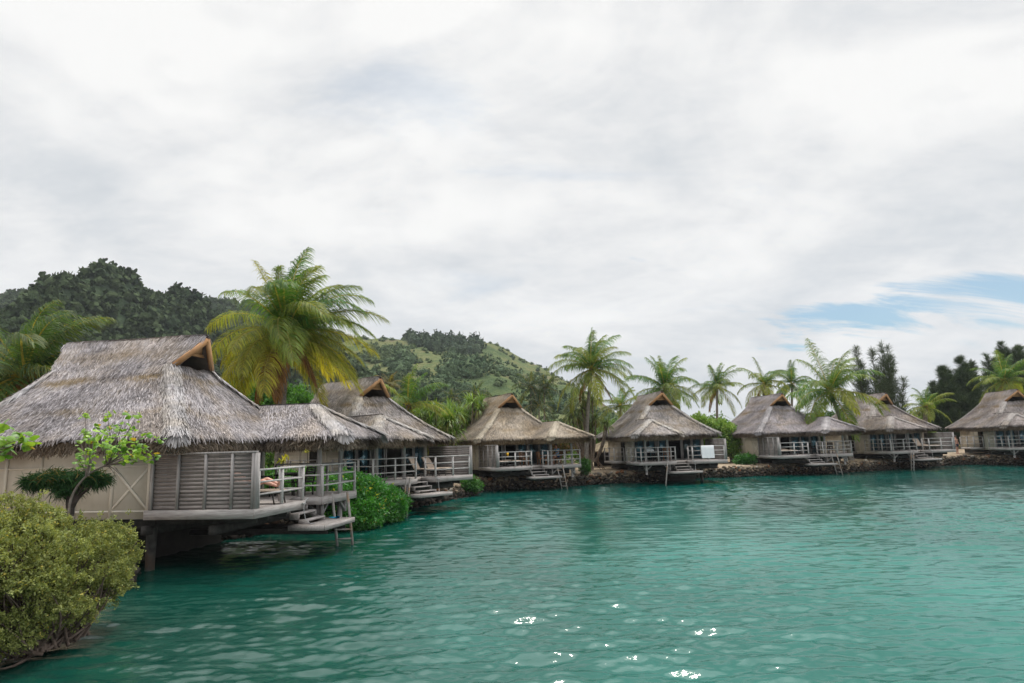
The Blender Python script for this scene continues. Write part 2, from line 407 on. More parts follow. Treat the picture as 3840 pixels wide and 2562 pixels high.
# ------------------------------------------------------------------ land
SHORE = [(-9.0, -14), (-8.8, 3), (-8.42, 11.0), (-9.0, 14.7), (-10.3, 17.5), (-11.8, 20), (-11.6, 22.6), (-9.6, 25.6), (-7.4, 28), (-6.6, 30.8), (-6.4, 33), (-5.2, 35.6),
         (-3.9, 39.5), (-2.75, 43), (-2.5, 46), (-.2, 47.0), (2.2, 46.7), (4.3, 48.3), (7.3, 50.2), (9.6, 50.4), (12.2, 52.0), (15.2, 53.3), (20.3, 54.2), (22.8, 55.4), (25.8, 55.2), (31.2, 57.2),
         (34.5, 59.4), (38, 60.4), (41, 62.6), (43.2, 63.2), (45.4, 60.2), (49, 60.2), (56, 59), (75, 58), (130, 55)]
def smooth_poly(P, n=6):
    P = np.array(P, float); o = []
    for i in range(len(P) - 1):
        p0, p1, p2, p3 = P[max(i - 1, 0)], P[i], P[i + 1], P[min(i + 2, len(P) - 1)]
        for k in range(n):
            s = k / n
            o.append(.5 * ((2 * p1) + (-p0 + p2) * s + (2 * p0 - 5 * p1 + 4 * p2 - p3) * s * s + (-p0 + 3 * p1 - 3 * p2 + p3) * s ** 3))
    o.append(P[-1]); return np.array(o)
SP = smooth_poly(SHORE)
def build_land():
    T = np.gradient(SP, axis=0); N = np.stack([-T[:, 1], T[:, 0]], 1); N = unit(N)      # inland (left of travel)
    far = np.stack([np.interp(np.linspace(0, 1, len(SP)), [0, .3, 1], [-900, -700, 900]), np.interp(np.linspace(0, 1, len(SP)), [0, .3, 1], [-60, 900, 900])], 1)
    rows = []
    offs = [0, .02, .5, 1.5, 4]
    zs = [-.6, .78, .86, .9, .95]
    for d, z in zip(offs, zs):
        q = SP + N * d * .6; zz_ = np.full(len(SP), z) + (.05 * np.sin(SP[:, 0] * 1.7 + d) if z > 0 else 0)
        low = np.clip((SP[:, 1] - 22) / 8, 0, 1)          # no wall but a low bank on the near left
        zz_ = np.where(z > 0, zz_ * (.25 + .75 * low) + (1 - low) * min(d, 1.5) * .3, zz_)
        rows.append(np.column_stack([q, zz_]))
    base = rows[-1]
    for s in (.01, .03, .08, .2, .45, 1):
        q = base[:, :2] * (1 - s) + far * s
        rows.append(np.column_stack([q, np.full(len(SP), .9 + s * 2)]))
    G = np.array(rows)
    mb = MB(); mb.grid(G); o = mb.build('ground', MATS['sand'], smooth=True); tag(o, kind='structure')
build_land()

def icos():
    ph = (1 + 5 ** .5) / 2
    V = np.array([(-1, ph, 0), (1, ph, 0), (-1, -ph, 0), (1, -ph, 0), (0, -1, ph), (0, 1, ph), (0, -1, -ph), (0, 1, -ph), (ph, 0, -1), (ph, 0, 1), (-ph, 0, -1), (-ph, 0, 1)]) / math.sqrt(1 + ph * ph)
    Fc = [(0, 11, 5), (0, 5, 1), (0, 1, 7), (0, 7, 10), (0, 10, 11), (1, 5, 9), (5, 11, 4), (11, 10, 2), (10, 7, 6), (7, 1, 8), (3, 9, 4), (3, 4, 2), (3, 2, 6), (3, 6, 8), (3, 8, 9), (4, 9, 5), (2, 4, 11), (6, 2, 10), (8, 6, 7), (9, 8, 1)]
    V = [tuple(v) for v in V]; mid = {}
    F2 = []
    def m_(a, b):
        k = (min(a, b), max(a, b))
        if k not in mid:
            p = np.array(V[a]) + np.array(V[b]); V.append(tuple(p / np.linalg.norm(p))); mid[k] = len(V) - 1
        return mid[k]
    for a, b, c in Fc:
        x, y, z = m_(a, b), m_(b, c), m_(c, a); F2 += [(a, x, z), (b, y, x), (c, z, y), (x, y, z)]
    return np.array(V), np.array(F2)
IV, IF = icos()
def rocks(cent, size, colr, seed=1, squash=.7):
    r = np.random.default_rng(seed); N = len(cent); n = len(IV)
    q = r.normal(size=(N, 4)); q = unit(q); w, x, y, z = q.T
    M = np.stack([1 - 2 * (y * y + z * z), 2 * (x * y - z * w), 2 * (x * z + y * w), 2 * (x * y + z * w), 1 - 2 * (x * x + z * z), 2 * (y * z - x * w), 2 * (x * z - y * w), 2 * (y * z + x * w), 1 - 2 * (x * x + y * y)], 1).reshape(N, 3, 3)
    B = IV[None] * (1 + r.normal(0, .13, (N, n, 1))) * r.uniform(.75, 1.2, (N, 1, 3))
    V = np.einsum('nij,nkj->nki', M, B) * size[:, None, None] * np.array((1, 1, squash)) + cent[:, None]
    Fc = (IF[None] + (np.arange(N) * n)[:, None, None]).reshape(-1, 3)
    return V.reshape(-1, 3), Fc, np.repeat(colr, n, 0)
def build_seawall():
    seg = np.linalg.norm(np.diff(SP, axis=0), axis=1); cum = np.concatenate([[0], np.cumsum(seg)])
    T = unit(np.gradient(SP, axis=0)); N = np.stack([-T[:, 1], T[:, 0]], 1)
    c = []; s = []; col = []
    r = np.random.default_rng(5)
    s0 = cum[np.argmin(np.abs(SP[:, 1] - 15.5))]; s1 = cum[np.argmin(np.abs(SP[:, 0] - 62))]
    a = s0
    while a < s1:
        x = np.interp(a, cum, SP[:, 0]); y = np.interp(a, cum, SP[:, 1]); nx = np.interp(a, cum, N[:, 0]); ny = np.interp(a, cum, N[:, 1])
        hmax = .85 if y > 25 else .5
        z = -.12
        while z < hmax:
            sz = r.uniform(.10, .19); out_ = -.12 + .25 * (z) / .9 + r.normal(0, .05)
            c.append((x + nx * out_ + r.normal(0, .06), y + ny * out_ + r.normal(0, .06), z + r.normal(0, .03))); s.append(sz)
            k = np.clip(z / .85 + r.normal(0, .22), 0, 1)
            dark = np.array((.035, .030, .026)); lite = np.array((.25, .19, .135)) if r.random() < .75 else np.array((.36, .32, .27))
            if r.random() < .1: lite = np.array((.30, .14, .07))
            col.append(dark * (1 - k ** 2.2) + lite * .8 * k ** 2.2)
            z += sz * 1.05
        a += .19
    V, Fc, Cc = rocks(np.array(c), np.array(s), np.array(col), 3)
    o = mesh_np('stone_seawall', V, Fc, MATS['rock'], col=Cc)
    tag(o, 'rough stone seawall of dark lava and tan coral rocks along the water edge', 'seawall')
build_seawall()

# ------------------------------------------------------------------ bungalow
TP = dict(xl0=-3.09, xl1=-.40, xd0=.80, xd1=3.48, yf=-3.84, yw=-.60, hf=.24, hs=1.50)
XW, YB = 2.85, 5.3            # half width of the house, back wall
ZR, ZG, GX = 5.25, 4.25, .94
YR0, YR1, YG, YGB = -.05, 5.14, .45, 4.65
WE, YE0, YE1, ZE = 3.55, 1.80, 6.1, 2.02
def conc(t_, k): return t_ * (1 + k * (1 - t_))
def roof_grids():
    """list of (kind, grid) with rows running down the slope"""
    g = []; nr, nc = 16, 34
    tt = np.linspace(0, 1, nr)
    def ring(t_):
        x = GX + (WE - GX) * t_; y0 = YG + (-YE0 - YG) * t_; y1 = YGB + (YE1 - YGB) * t_
        z = ZG - (ZG - ZE) * conc(t_, .30)
        return x, y0, y1, z
    s = np.linspace(0, 1, nc)
    def face(fn): return np.array([[fn(a, b) for b in s] for a in tt])
    def rnd(x, y, z, a, b):
        e = min(b, 1 - b); return (x, y, z + .03 * math.sin(7 * b + 3 * a) + .02 * math.sin(17 * b + 9 * a))
    g.append(('main', face(lambda a, b: (lambda q: rnd(-q[0], q[2] + (q[1] - q[2]) * b, q[3], a, b))(ring(a)))))
    g.append(('front', face(lambda a, b: (lambda q: rnd(-q[0] + 2 * q[0] * b, q[1], q[3], a, b))(ring(a)))))
    g.append(('main', face(lambda a, b: (lambda q: rnd(q[0], q[1] + (q[2] - q[1]) * b, q[3], a, b))(ring(a)))))
    g.append(('main', face(lambda a, b: (lambda q: rnd(q[0] - 2 * q[0] * b, q[2], q[3], a, b))(ring(a)))))
    # upper gable, slightly proud of the hipped skirt
    for sx in (-1, 1):
        G = []
        for a in np.linspace(0, 1, 9):
            x = sx * (GX + .16) * a; z = ZR + .05 - (ZR - ZG + .20) * (a * (1 + .10 * (1 - a))) + (.03 if a < .1 else 0)
            y0 = YR0 - .02 + (YG - YR0) * a * .85; y1 = YR1 + (YGB - YR1) * a
            G.append([(x, y0 + (y1 - y0) * b, z + .015 * math.sin(9 * b)) for b in np.linspace(0, 1, 30)])
        G = np.array(G)
        if sx > 0: G = G[:, ::-1]
        g.append(('gable', G))
    # annex roof over the dining deck
    AX, AZ, AY = 2.19, 3.06, -2.80; X0, X1, Y0 = .72, 4.02, -4.52
    def az(a): return AZ - (AZ - ZE + .02) * conc(a, .12)
    g.append(('annex', face(lambda a, b: (AX + (X0 - AX) * a, .4 + ((AY + (Y0 - AY) * a) - .4) * b, az(a)))))
    g.append(('annex', face(lambda a, b: (AX + (X0 - AX) * a + (X1 - X0) * a * b, AY + (Y0 - AY) * a, az(a)))))
    g.append(('annex', face(lambda a, b: (AX + (X1 - AX) * a - .35 * b * a, (AY + (Y0 - AY) * a) + (1.6 - (AY + (Y0 - AY) * a)) * b, az(a) - (.0 if b < .9 else 0)))))
    hips = [((-GX, YG, ZG), (-WE, -YE0, ZE), .30), ((GX, YG, ZG), (WE, -YE0, ZE), .30), ((-GX, YGB, ZG), (-WE, YE1, ZE), .30), ((GX, YGB, ZG), (WE, YE1, ZE), .30),
            ((AX, AY, AZ), (X0, Y0, ZE), .12), ((AX, AY, AZ), (X1, Y0, ZE), .12)]
    return g, hips
GRIDS, HIPS = roof_grids()

def thatch_color(P, r, kind):
    n = len(P)
    s1 = np.sin(P[:, 0] * 1.1 + 1.7 * np.sin(P[:, 1] * .8)) * np.sin(P[:, 1] * .9 + 1.3 * np.sin(P[:, 2] * 1.9))
    s2 = np.sin(P[:, 1] * 2.3 + P[:, 2] * 3.1) * np.sin(P[:, 0] * 2.7 - P[:, 2] * 2.0)
    band = np.exp(-((P[:, 2] - 3.92 + .1 * s1) / .12) ** 2) * (.7 + .4 * s2) + .8 * np.exp(-((P[:, 2] - 2.72 + .12 * s1) / .13) ** 2) * (.55 + .6 * s2) + .5 * np.exp(-((P[:, 2] - 4.75) / .25) ** 2)
    if kind == 'annex': band = band * .25
    k = np.clip(.50 + .24 * s1 + .14 * s2 + r.normal(0, .27, n), 0, 1)[:, None] ** 1.15
    grey = np.array((.13, .118, .120)) * (1 - k) + np.array((.66, .625, .635)) * k
    brown = np.array((.14, .105, .06)) * (1 - k) + np.array((.34, .265, .165)) * k
    w = np.clip(band - .02 + .25 * np.clip(s2, 0, 1) + r.normal(0, .15, n), 0, 1)[:, None]
    c = grey * (1 - w) + brown * w
    if kind == 'hip': c = grey * .25 + np.array((.68, .665, .66)) * (.5 + .5 * k) * .70
    return c * .86

def strands(P, D, N, L, wd, col, lift=.05, droop=0., r=rng, S=3, wiggle=.0):
    """ribbons starting at P, running along D, on surface normal N"""
    n = len(P); side = unit(np.cross(D, N)); D2 = unit(D + side * r.normal(0, .16 + wiggle, (n, 1)))
    side = unit(np.cross(D2, N)); C = []; Wd = []
    for i in range(S):
        s = i / (S - 1)
        p = P + D2 * (L * s)[:, None] + N * (lift * (.35 + math.sin(s * 2.2) * .9) * r.uniform(.4, 1.3, n))[:, None]
        p[:, 2] -= droop * s * s * L
        if wiggle and i: p += side * (r.normal(0, wiggle * .25, (n, 1)) * L[:, None])
        C.append(p); w_ = wd * (1.0 if i < S - 1 else .35); Wd.append(side * w_[:, None])
    C = np.stack(C, 1); Wd = np.stack(Wd, 1)
    sh = np.linspace(.86, 1.1, S)[None, :, None]
    return ribbons(C, Wd, np.repeat(col[:, None], S, 1) * sh)

def sample_grid(G, n, r, rows=None):
    a, b = G.shape[:2]
    d1 = G[1:, :-1] - G[:-1, :-1]; d2 = G[:-1, 1:] - G[:-1, :-1]; ar = np.linalg.norm(np.cross(d1, d2), axis=-1) + 1e-9
    if rows is not None: ar[:rows[0]] = 0; ar[rows[1]:] = 0
    idx = r.choice(ar.size, n, p=(ar / ar.sum()).ravel()); i, j = np.divmod(idx, b - 1)
    u = r.random(n)[:, None]; v = r.random(n)[:, None]
    p = (G[i, j] * (1 - u) + G[i + 1, j] * u) * (1 - v) + (G[i, j + 1] * (1 - u) + G[i + 1, j + 1] * u) * v
    D = unit(G[i + 1, j] * (1 - v) + G[i + 1, j + 1] * v - G[i, j] * (1 - v) - G[i, j + 1] * v)
    E = unit(G[i, j + 1] - G[i, j] + (G[i + 1, j + 1] - G[i + 1, j])); N = unit(np.cross(D, E)); N *= np.sign(N[:, 2:3] + 1e-6)
    return p, D, N

def build_roof(mir, parent, dens=1.0, seed=1):
    r = np.random.default_rng(seed); parts = []
    base = MB(); under = MB()
    for kind, G in GRIDS:
        base.grid(G); G2 = G.copy(); G2[..., 2] -= .16; cen = G2.mean(axis=(0, 1)); base.grid(G2[:, ::-1])
    Vb = np.concatenate(base.V); Fb = np.concatenate(base.F4); parts.append((Vb, Fb, np.array((.13, .11, .095))))
    for kind, G in GRIDS:
        area = np.linalg.norm(np.cross(G[1:, :-1] - G[:-1, :-1], G[:-1, 1:] - G[:-1, :-1]), axis=-1).sum()
        n = int(area * 680 * dens)
        P, D, N = sample_grid(G, n, r)
        L = r.uniform(.16, .38, n); wd = r.uniform(.008, .017, n) / math.sqrt(dens)
        D = unit(D + N * .02)
        parts.append(strands(P, D, N, L, wd, thatch_color(P, r, kind), .035, .1, r))
    # eaves: every face with a bottom edge
    for kind, G in GRIDS:
        e = G[-1]; ln = np.linalg.norm(np.diff(e, axis=0), axis=1).sum()
        gable = kind == 'gable'
        if gable:
            ed = [(G[-1], .3)]
        n = int(ln * (150 if not gable else 110) * dens)
        for layer in range(1 if gable else 3):
            u = r.random(n) * (len(e) - 1); j = u.astype(int).clip(0, len(e) - 2); f = (u - j)[:, None]
            p1 = e[j] * (1 - f) + e[j + 1] * f; p0 = G[-2][j] * (1 - f) + G[-2][j + 1] * f
            D = unit(p1 - p0); tang = unit(e[j + 1] - e[j]); N = unit(np.cross(D, tang)); N *= np.sign(N[:, 2:3])
            horiz = D * (1, 1, 0); horiz = unit(horiz)
            if layer == 0:      # grey lip
                P = p1 - D * r.uniform(.05, .35, n)[:, None]; L = r.uniform(.22, .38, n) * (1 if not gable else .7)
                c = thatch_color(P, r, 'annex') * (.95 if not gable else .8)
                parts.append(strands(P, D, N, L, r.uniform(.009, .02, n) / math.sqrt(dens), c, .05, .42, r, 4, .25))
            else:               # brown fringe hanging below
                inset = .10 if layer == 1 else .24
                P = p1 - horiz * (inset + r.uniform(0, .08, n))[:, None]; P[:, 2] -= .07 + .05 * layer
                D2 = unit(np.array((0, 0, -1.)) + horiz * r.uniform(.15, .55, (n, 1)) + r.normal(0, .12, (n, 3)))
                L = r.uniform(.26, .46, n); k = r.random((n, 1))
                c = np.array((.07, .052, .036)) * (1 - k) + np.array((.27, .22, .165)) * k
                parts.append(strands(P, D2, horiz, L, r.uniform(.008, .017, n) / math.sqrt(dens), c, .03, .0, r, 4, .35))
    # pale caps on the hips, fanning out at the corners
    for a, b, kc in HIPS:
        n = int(1500 * dens); a = np.array(a); b = np.array(b); s = r.random(n) ** .9
        P = a + (b - a) * s[:, None]; P[:, 2] = a[2] - (a[2] - b[2]) * conc(s, kc)
        D0 = b - a; hz = unit(D0 * (1, 1, 0)); sidev = np.cross(hz, (0, 0, 1.))
        k = r.uniform(-1, 1, n)
        sl = (a[2] - b[2]) / np.linalg.norm((b - a)[:2]) * (1 + kc * (1 - 2 * s))
        D = unit(np.column_stack([np.tile(hz[:2], (n, 1)), -sl]) + sidev * (k * (.30 + .4 * s ** 6))[:, None])
        P = P + sidev * (k * .20)[:, None]; P[:, 2] -= np.abs(k) * .05 - .035
        N = unit(np.array((0, 0, 1.)) + sidev * (k * .5)[:, None])
        parts.append(strands(P, D, N, r.uniform(.18, .42, n), r.uniform(.010, .022, n) / math.sqrt(dens), thatch_color(P, r, 'hip'), .05, .15, r))
        n = int(140 * dens); k = r.uniform(-1, 1, n)          # fan at the tip
        P = np.tile(b, (n, 1)) - hz * .12; P[:, 2] += .05; D = unit(np.tile(np.append(hz[:2], -.9), (n, 1)) + sidev * (k * 1.1)[:, None])
        parts.append(strands(P, D, np.tile((0, 0, 1.), (n, 1)) + hz, r.uniform(.28, .5, n), r.uniform(.012, .022, n), thatch_color(P, r, 'hip') * .9, .06, .35, r))
    # ridges
    for (x, z, y0, y1) in ((0, ZR + .06, YR0 - .05, YR1 + .05), (2.19, 3.10, -2.95, .3)):
        n = int(900 * dens * (y1 - y0) / 3); y = r.uniform(y0, y1, n); sg = r.choice([-1, 1], n)
        P = np.column_stack([np.full(n, x) - sg * .06, y, np.full(n, z)]); sl = .95 if x == 0 else .5
        D = unit(np.column_stack([sg * 1.0, r.normal(0, .15, n), np.full(n, -.25) * 1.0])); N = unit(np.column_stack([sg * .5, np.zeros(n), np.ones(n)]))
        parts.append(strands(P, D, N, r.uniform(.18, .34, n), r.uniform(.012, .022, n) / math.sqrt(dens), thatch_color(P, r, 'annex'), .02, sl * .9, r))
    V, Fq, Cc = join(parts)
    if mir: V = V * (-1, 1, 1)
    return mesh_np('thatch_roof', V, Fq, MATS['thatch'], parent, Cc)

def rail_run(mb, a, b, posts, ends=(0, 0), h=1.0):
    a = np.array(a, float); b = np.array(b, float); d = unit(b - a)
    mb.bar(a - d * ends[0] + (0, 0, h), b + d * ends[1] + (0, 0, h), .085, .045)
    for k in (.36, .68): mb.bar(a + (0, 0, h * k), b + (0, 0, h * k), .05, .045)
    for s in posts:
        p = a + (b - a) * s; mb.bar(p, p + (0, 0, h - .02), .075, .075)

def build_bungalow(mir, name, seed, dens):
    t = TP; root = empty(name, (0, 0, 0)); z = WZ
    def mb(): return MB(mir)
    def P(x, y, zz_=0): return (x, y, zz_ + z)
    roof = build_roof(mir, root, dens, seed); roof.location.z = z
    # gable trim: two rafters boards, a triangular infill, collar
    g = mb(); q = YR0 - .05
    for sx in (-1, 1):
        g.bar(P(0, q, ZR - .12), P(sx * (GX + .02), YG - .10, ZG - .04), .08, .17, (0, -.3, 1))
    g.build('gable_board', MATS['orange'], root)
    g = mb(); yy = YG - .02
    V = [P(-.46, YG - .08, ZG + .42), P(.46, YG - .08, ZG + .42), P(0, YR0 + .12, ZR - .14), P(0, YR0 + .125, ZR - .14)]
    V2 = [(x, y + .06, zz_) for x, y, zz_ in V]
    g._add(V + V2, [(0, 1, 2, 3), (5, 4, 7, 6), (0, 4, 5, 1), (1, 5, 6, 2), (0, 3, 7, 4)])
    g.bar(P(-.55, YG - .12, ZG + .42), P(.55, YG - .12, ZG + .42), .07, .10)
    g.build('gable_panel', MATS['orange'], root)
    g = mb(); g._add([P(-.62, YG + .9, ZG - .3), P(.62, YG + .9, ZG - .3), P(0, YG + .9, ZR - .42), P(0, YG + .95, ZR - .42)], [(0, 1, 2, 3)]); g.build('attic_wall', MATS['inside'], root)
    # house body
    zb, zt = z - .24, z + 2.15
    w = mb(); w.box(-XW, -XW + .1, t['yw'], YB, zb, zt)
    w.build('left_wall', MATS['beige'], root)
    w = mb(); w.box(XW - .1, XW, t['yw'], YB, zb, zt); w.build('right_wall', MATS['beige'], root)
    w = mb(); w.box(-XW + .1, XW - .1, YB - .1, YB, zb, zt); w.build('back_wall', MATS['beige'], root)
    for sx in (-1, 1):
        b = mb(); xo = sx * (XW + .02); Ys = [t['yw'] + .05 + k * 1.14 for k in range(6)]
        for y in Ys: b.bar((xo, y, zb), (xo, y, zt), .045, .09, (0, 1, 0))
        for zz_ in (1.18, -.03): b.bar((xo - sx * .004, Ys[0], z + zz_), (xo - sx * .004, YB, z + zz_), .035, .05)
        if sx < 0:
            b.bar((xo, Ys[0], z - .02), (xo, Ys[1], z + 1.17), .04, .07); b.bar((xo + .012, Ys[0], z + 1.17), (xo + .012, Ys[1], z - .02), .04, .07)
        b.build('wall_batten', MATS['batten'], root)
    # skirt and floor under the house
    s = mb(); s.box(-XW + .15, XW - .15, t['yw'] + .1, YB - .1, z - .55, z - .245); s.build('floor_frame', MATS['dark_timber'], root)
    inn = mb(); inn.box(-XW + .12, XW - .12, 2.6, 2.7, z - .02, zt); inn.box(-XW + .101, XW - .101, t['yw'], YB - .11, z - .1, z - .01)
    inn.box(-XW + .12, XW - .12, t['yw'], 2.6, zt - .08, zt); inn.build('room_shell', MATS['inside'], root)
    # side entrance with its small deck
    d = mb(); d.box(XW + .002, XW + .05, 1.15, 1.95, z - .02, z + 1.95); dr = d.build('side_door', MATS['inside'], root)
    d = mb(); d.box(XW + .06, XW + .10, 1.22, 1.27, z + .85, z + 1.0); d.build('handle', MATS['metal'], dr)
    d = mb(); d.box(XW + .06, XW + 1.0, 1.0, 3.5, z - .2, z - .02); d.build('entry_deck', MATS['fasciay'], root)
    d = mb(); rail_run(d, P(XW + .95, 1.05), P(XW + .95, 3.45), (0, .5, 1)); rail_run(d, P(XW + .15, 1.05), P(XW + .95, 1.05), (0,)); d.build('entry_railing', MATS['rail'], root)
    # windows: (x0, x1, has pane, curtain side)
    wins = [(-2.72, -1.95, 1, 1), (-1.90, -1.15, 1, 0), (-1.10, .02, 0, 0), (.08, .95, 1, 1), (1.00, 1.85, 1, 2), (1.90, 2.72, 1, 1)]
    y = t['yw']
    for (x0, x1, pn, cu) in wins:
        f = mb()
        for xx in (x0, x1 - .06): f.box(xx, xx + .06, y + .0, y + .09, z, z + 2.0)
        f.box(x0, x1, y + .004, y + .086, z + 2.0, z + 2.12); f.box(x0 + .06, x1 - .06, y + .01, y + .08, z + .0, z + .06)
        if pn: f.box(x0 + .06, x1 - .06, y + .01, y + .08, z + 1.94, z + 2.0)
        fo = f.build('window' if pn else 'doorway', MATS['frame'], root)
        if pn:
            pz = mb(); pz.box(x0 + .06, x1 - .06, y + .04, y + .055, z + .06, z + 1.94); pz.build('pane', MATS['glass'], fo)
        if cu:
            a0, a1 = (x0 + .08, x1 - .08) if cu == 1 else (x0 + .08, x0 + .45)
            xs = np.linspace(a0, a1, 60); G = np.array([[(xx, y + .16 + .022 * math.sin((xx - a0) * 55 + .6 * math.sin(xx * 31)) * (1 - .3 * v), z + .03 + 1.9 * v) for xx in xs] for v in (0, .5, 1)])
            c = mb(); c.grid(G); c.build('curtain', MATS['curtain'], fo, True)
    # decks
    yf = t['yf']
    ld = mb(); ld.box(t['xl0'] + .05, t['xl1'] - .05, yf + .05, y - .005, z - .05, z); ld.build('lounge_deck', MATS['deck'], root)
    dd = mb(); dd.box(t['xd0'] + .05, t['xd1'] - .05, yf + .05, y - .005, z - .05, z); dd.build('dining_deck', MATS['deck'], root)
    md = mb(); md.box(t['xl1'] - .045, t['xd0'] + .045, -2.75, y - .006, z - .055, z - .004); md.box(t['xl1'] + .01, t['xd0'] - .01, -2.80, -2.751, z - .22, z - .004); md.build('landing', MATS['deck'], root)
    for x0, x1 in ((t['xl0'], t['xl1']), (t['xd0'], t['xd1'])):
        fa = mb(); fa.box(x0, x1, yf, yf + .05, z - .24, z + .004); fa.build('front_fascia', MATS['fascia'], root)
    for x, y1 in ((t['xl0'], y), (t['xl1'] - .05, -2.8), (t['xd0'], -2.8), (t['xd1'] - .05, y)):
        fa = mb(); fa.box(x, x + .05, yf + .052, y1, z - .24, z + .004); fa.build('side_fascia', MATS['fasciay'], root)
    # beams and joists
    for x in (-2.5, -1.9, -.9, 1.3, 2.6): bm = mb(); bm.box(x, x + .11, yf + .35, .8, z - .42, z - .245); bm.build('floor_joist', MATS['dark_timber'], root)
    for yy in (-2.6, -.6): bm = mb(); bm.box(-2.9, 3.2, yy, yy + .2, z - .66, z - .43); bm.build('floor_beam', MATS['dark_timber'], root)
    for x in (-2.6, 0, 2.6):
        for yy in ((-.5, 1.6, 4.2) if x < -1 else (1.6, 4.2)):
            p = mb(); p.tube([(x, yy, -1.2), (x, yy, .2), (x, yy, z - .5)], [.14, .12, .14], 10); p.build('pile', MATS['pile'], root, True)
    fw = mb(); fw.box(-XW + .1, XW - .1, .9, 1.0, -.3, z - .56); fw.box(-XW + .1, -XW + .2, 1.002, YB - .2, .1, z - .56); fw.box(XW - .2, XW - .1, 1.002, YB - .2, .1, z - .56); fw.build('underfloor_shade_wall', MATS['inside'], root)  # added near-black walls that keep light out and darken the underfloor
    # knee brackets under the dining deck front
    for x, s in ((t['xd0'] + .45, 1), (t['xd1'] - .45, -1)):
        br = mb(); br.bar((x, yf + .25, z - .245), (x, yf + .25, z - .66), .10, .10); br.bar((x, yf + .25, z - .60), (x + s * .42, yf + .25, z - .26), .06, .07)
        br.bar((x, yf + .25, z - .60), (x, yf + .75, z - .26), .06, .07)
        br.build('bracket', MATS['woodz'], root)
    # privacy screen
    sc = mb(); hs = t['hs']; n = 14
    for k in range(n):
        z0 = z + .01 + k * (hs - .06) / n; sc.box(t['xl0'] + .07, t['xl0'] + .095, yf + .08, -.68, z0, z0 + (hs - .06) / n - .007)
    sc.build('screen_slat', MATS['slat'], root)
    sc = mb()
    for yy in (yf + .12, -3.12, -2.35, -1.55, -.78): sc.box(t['xl0'] + .0, t['xl0'] + .068, yy - .035, yy + .035, z, z + hs - .05)
    sc.box(t['xl0'] - .005, t['xl0'] + .11, yf + .03, -.66, z + hs - .05, z + hs)
    sc.box(t['xl0'] + .005, t['xl0'] + .15, yf + .002, yf + .078, z + .004, z + hs - .05)
    so = sc.build('screen_frame', MATS['woodz'], root)
    # railings
    ra = mb(); rail_run(ra, P(t['xl0'] + .19, yf + .06), P(t['xl1'] - .05, yf + .06), (0, .5, 1), (.03, .06)); rail_run(ra, P(t['xl1'] - .05, yf + .12), P(t['xl1'] - .05, -3.05), (1,))
    ra.build('lounge_railing', MATS['rail'], root)
    ra = mb(); rail_run(ra, P(t['xd0'] + .06, yf + .06), P(t['xd1'] - .06, yf + .06), (0, .5, 1), (.06, .06)); rail_run(ra, P(t['xd0'] + .06, yf + .12), P(t['xd0'] + .06, -3.0), (1,))
    rail_run(ra, P(t['xd1'] - .06, yf + .12), P(t['xd1'] - .06, -.75), (.33, .66, 1)); ra.build('dining_railing', MATS['rail'], root)
    # posts carrying the annex roof
    for x in (1.30, 2.95):
        p = mb(); p.tube([(x, -3.45, z - .9), (x, -3.45, z + .0), (x, -3.45, z + 2.3)], [.085, .085, .075], 10); p.build('roof_post', MATS['woodz'], root, True)
    for x in (-1.0, .85):
        p = mb(); p.box(x - .05, x + .05, y - .14, y - .04, z, z + 2.3); p.build('wall_post', MATS['woodz'], root)
    # steps down to the swimming platform
    st = mb()
    for k in range(3):
        yy = -3.05 - k * .30; zz_ = z - .20 - k * .19; st.box(t['xl1'] + .1, t['xd0'] - .05, yy - .28, yy, zz_ - .045, zz_)
        st.box(t['xd0'] - .05, t['xd0'] - .004, yy - .28 + .002 * k, yy + .04, zz_ - .19, zz_ + .01); st.box(t['xl1'] + .05, t['xl1'] + .1, yy - .28 + .002 * k, yy + .04, zz_ - .19, zz_ + .01)
    st.build('steps', MATS['fascia'], root)
    pf = mb(); pf.box(-.71, 1.37, -4.62, -3.50, z - .75, z - .70); pf.build('swim_platform', MATS['deck'], root)
    pf = mb(); pf.box(-.73, 1.39, -4.67, -4.62, z - .84, z - .696); pf.box(-.76, -.71, -4.62, -3.5, z - .84, z - .696); pf.box(1.37, 1.42, -4.62, -3.5, z - .84, z - .696)
    pf.build('platform_edge', MATS['fascia'], root)
    for x in (-.3, .95): pf = mb(); pf.box(x, x + .1, -4.5, 0, z - 1.0, z - .845); pf.build('platform_beam', MATS['dark_timber'], root)
    # ladder hooked on the platform's side
    la = mb(); a0, a1 = np.array((1.50, -3.82, z + .08)), np.array((1.86, -3.92, -.45)); dl = np.array((.17, -.46, 0))
    for k in (0, 1): la.bar(a0 + dl * k, a1 + dl * k, .07, .05, (1, 0, 0))
    for s in (.42, .56, .70, .82): p = a0 + (a1 - a0) * s; la.bar(p, p + dl, .045, .045)
    la.build('ladder', MATS['rust'], root)
    # shower tap and hose at the end of the lounge fascia
    hz = mb(); x = t['xl1'] - .15
    hz.tube([(x, yf - .03, z - .08), (x, yf - .05, z - .3), (x + .02, yf - .10, z - .55), (x + .12, yf - .2, z - .68), (x + .3, yf - .24, z - .685)], .012, 6)
    hz.tube([(x + .05, yf - .03, z - .1), (x + .1, yf - .06, z + .02), (x + .2, yf - .08, z + .07)], .014, 6); hz.box(x - .06, x + .08, yf - .06, yf - .002, z - .10, z - .06)
    hz.build('shower_hose', MATS['metal'], root, True)
    return root

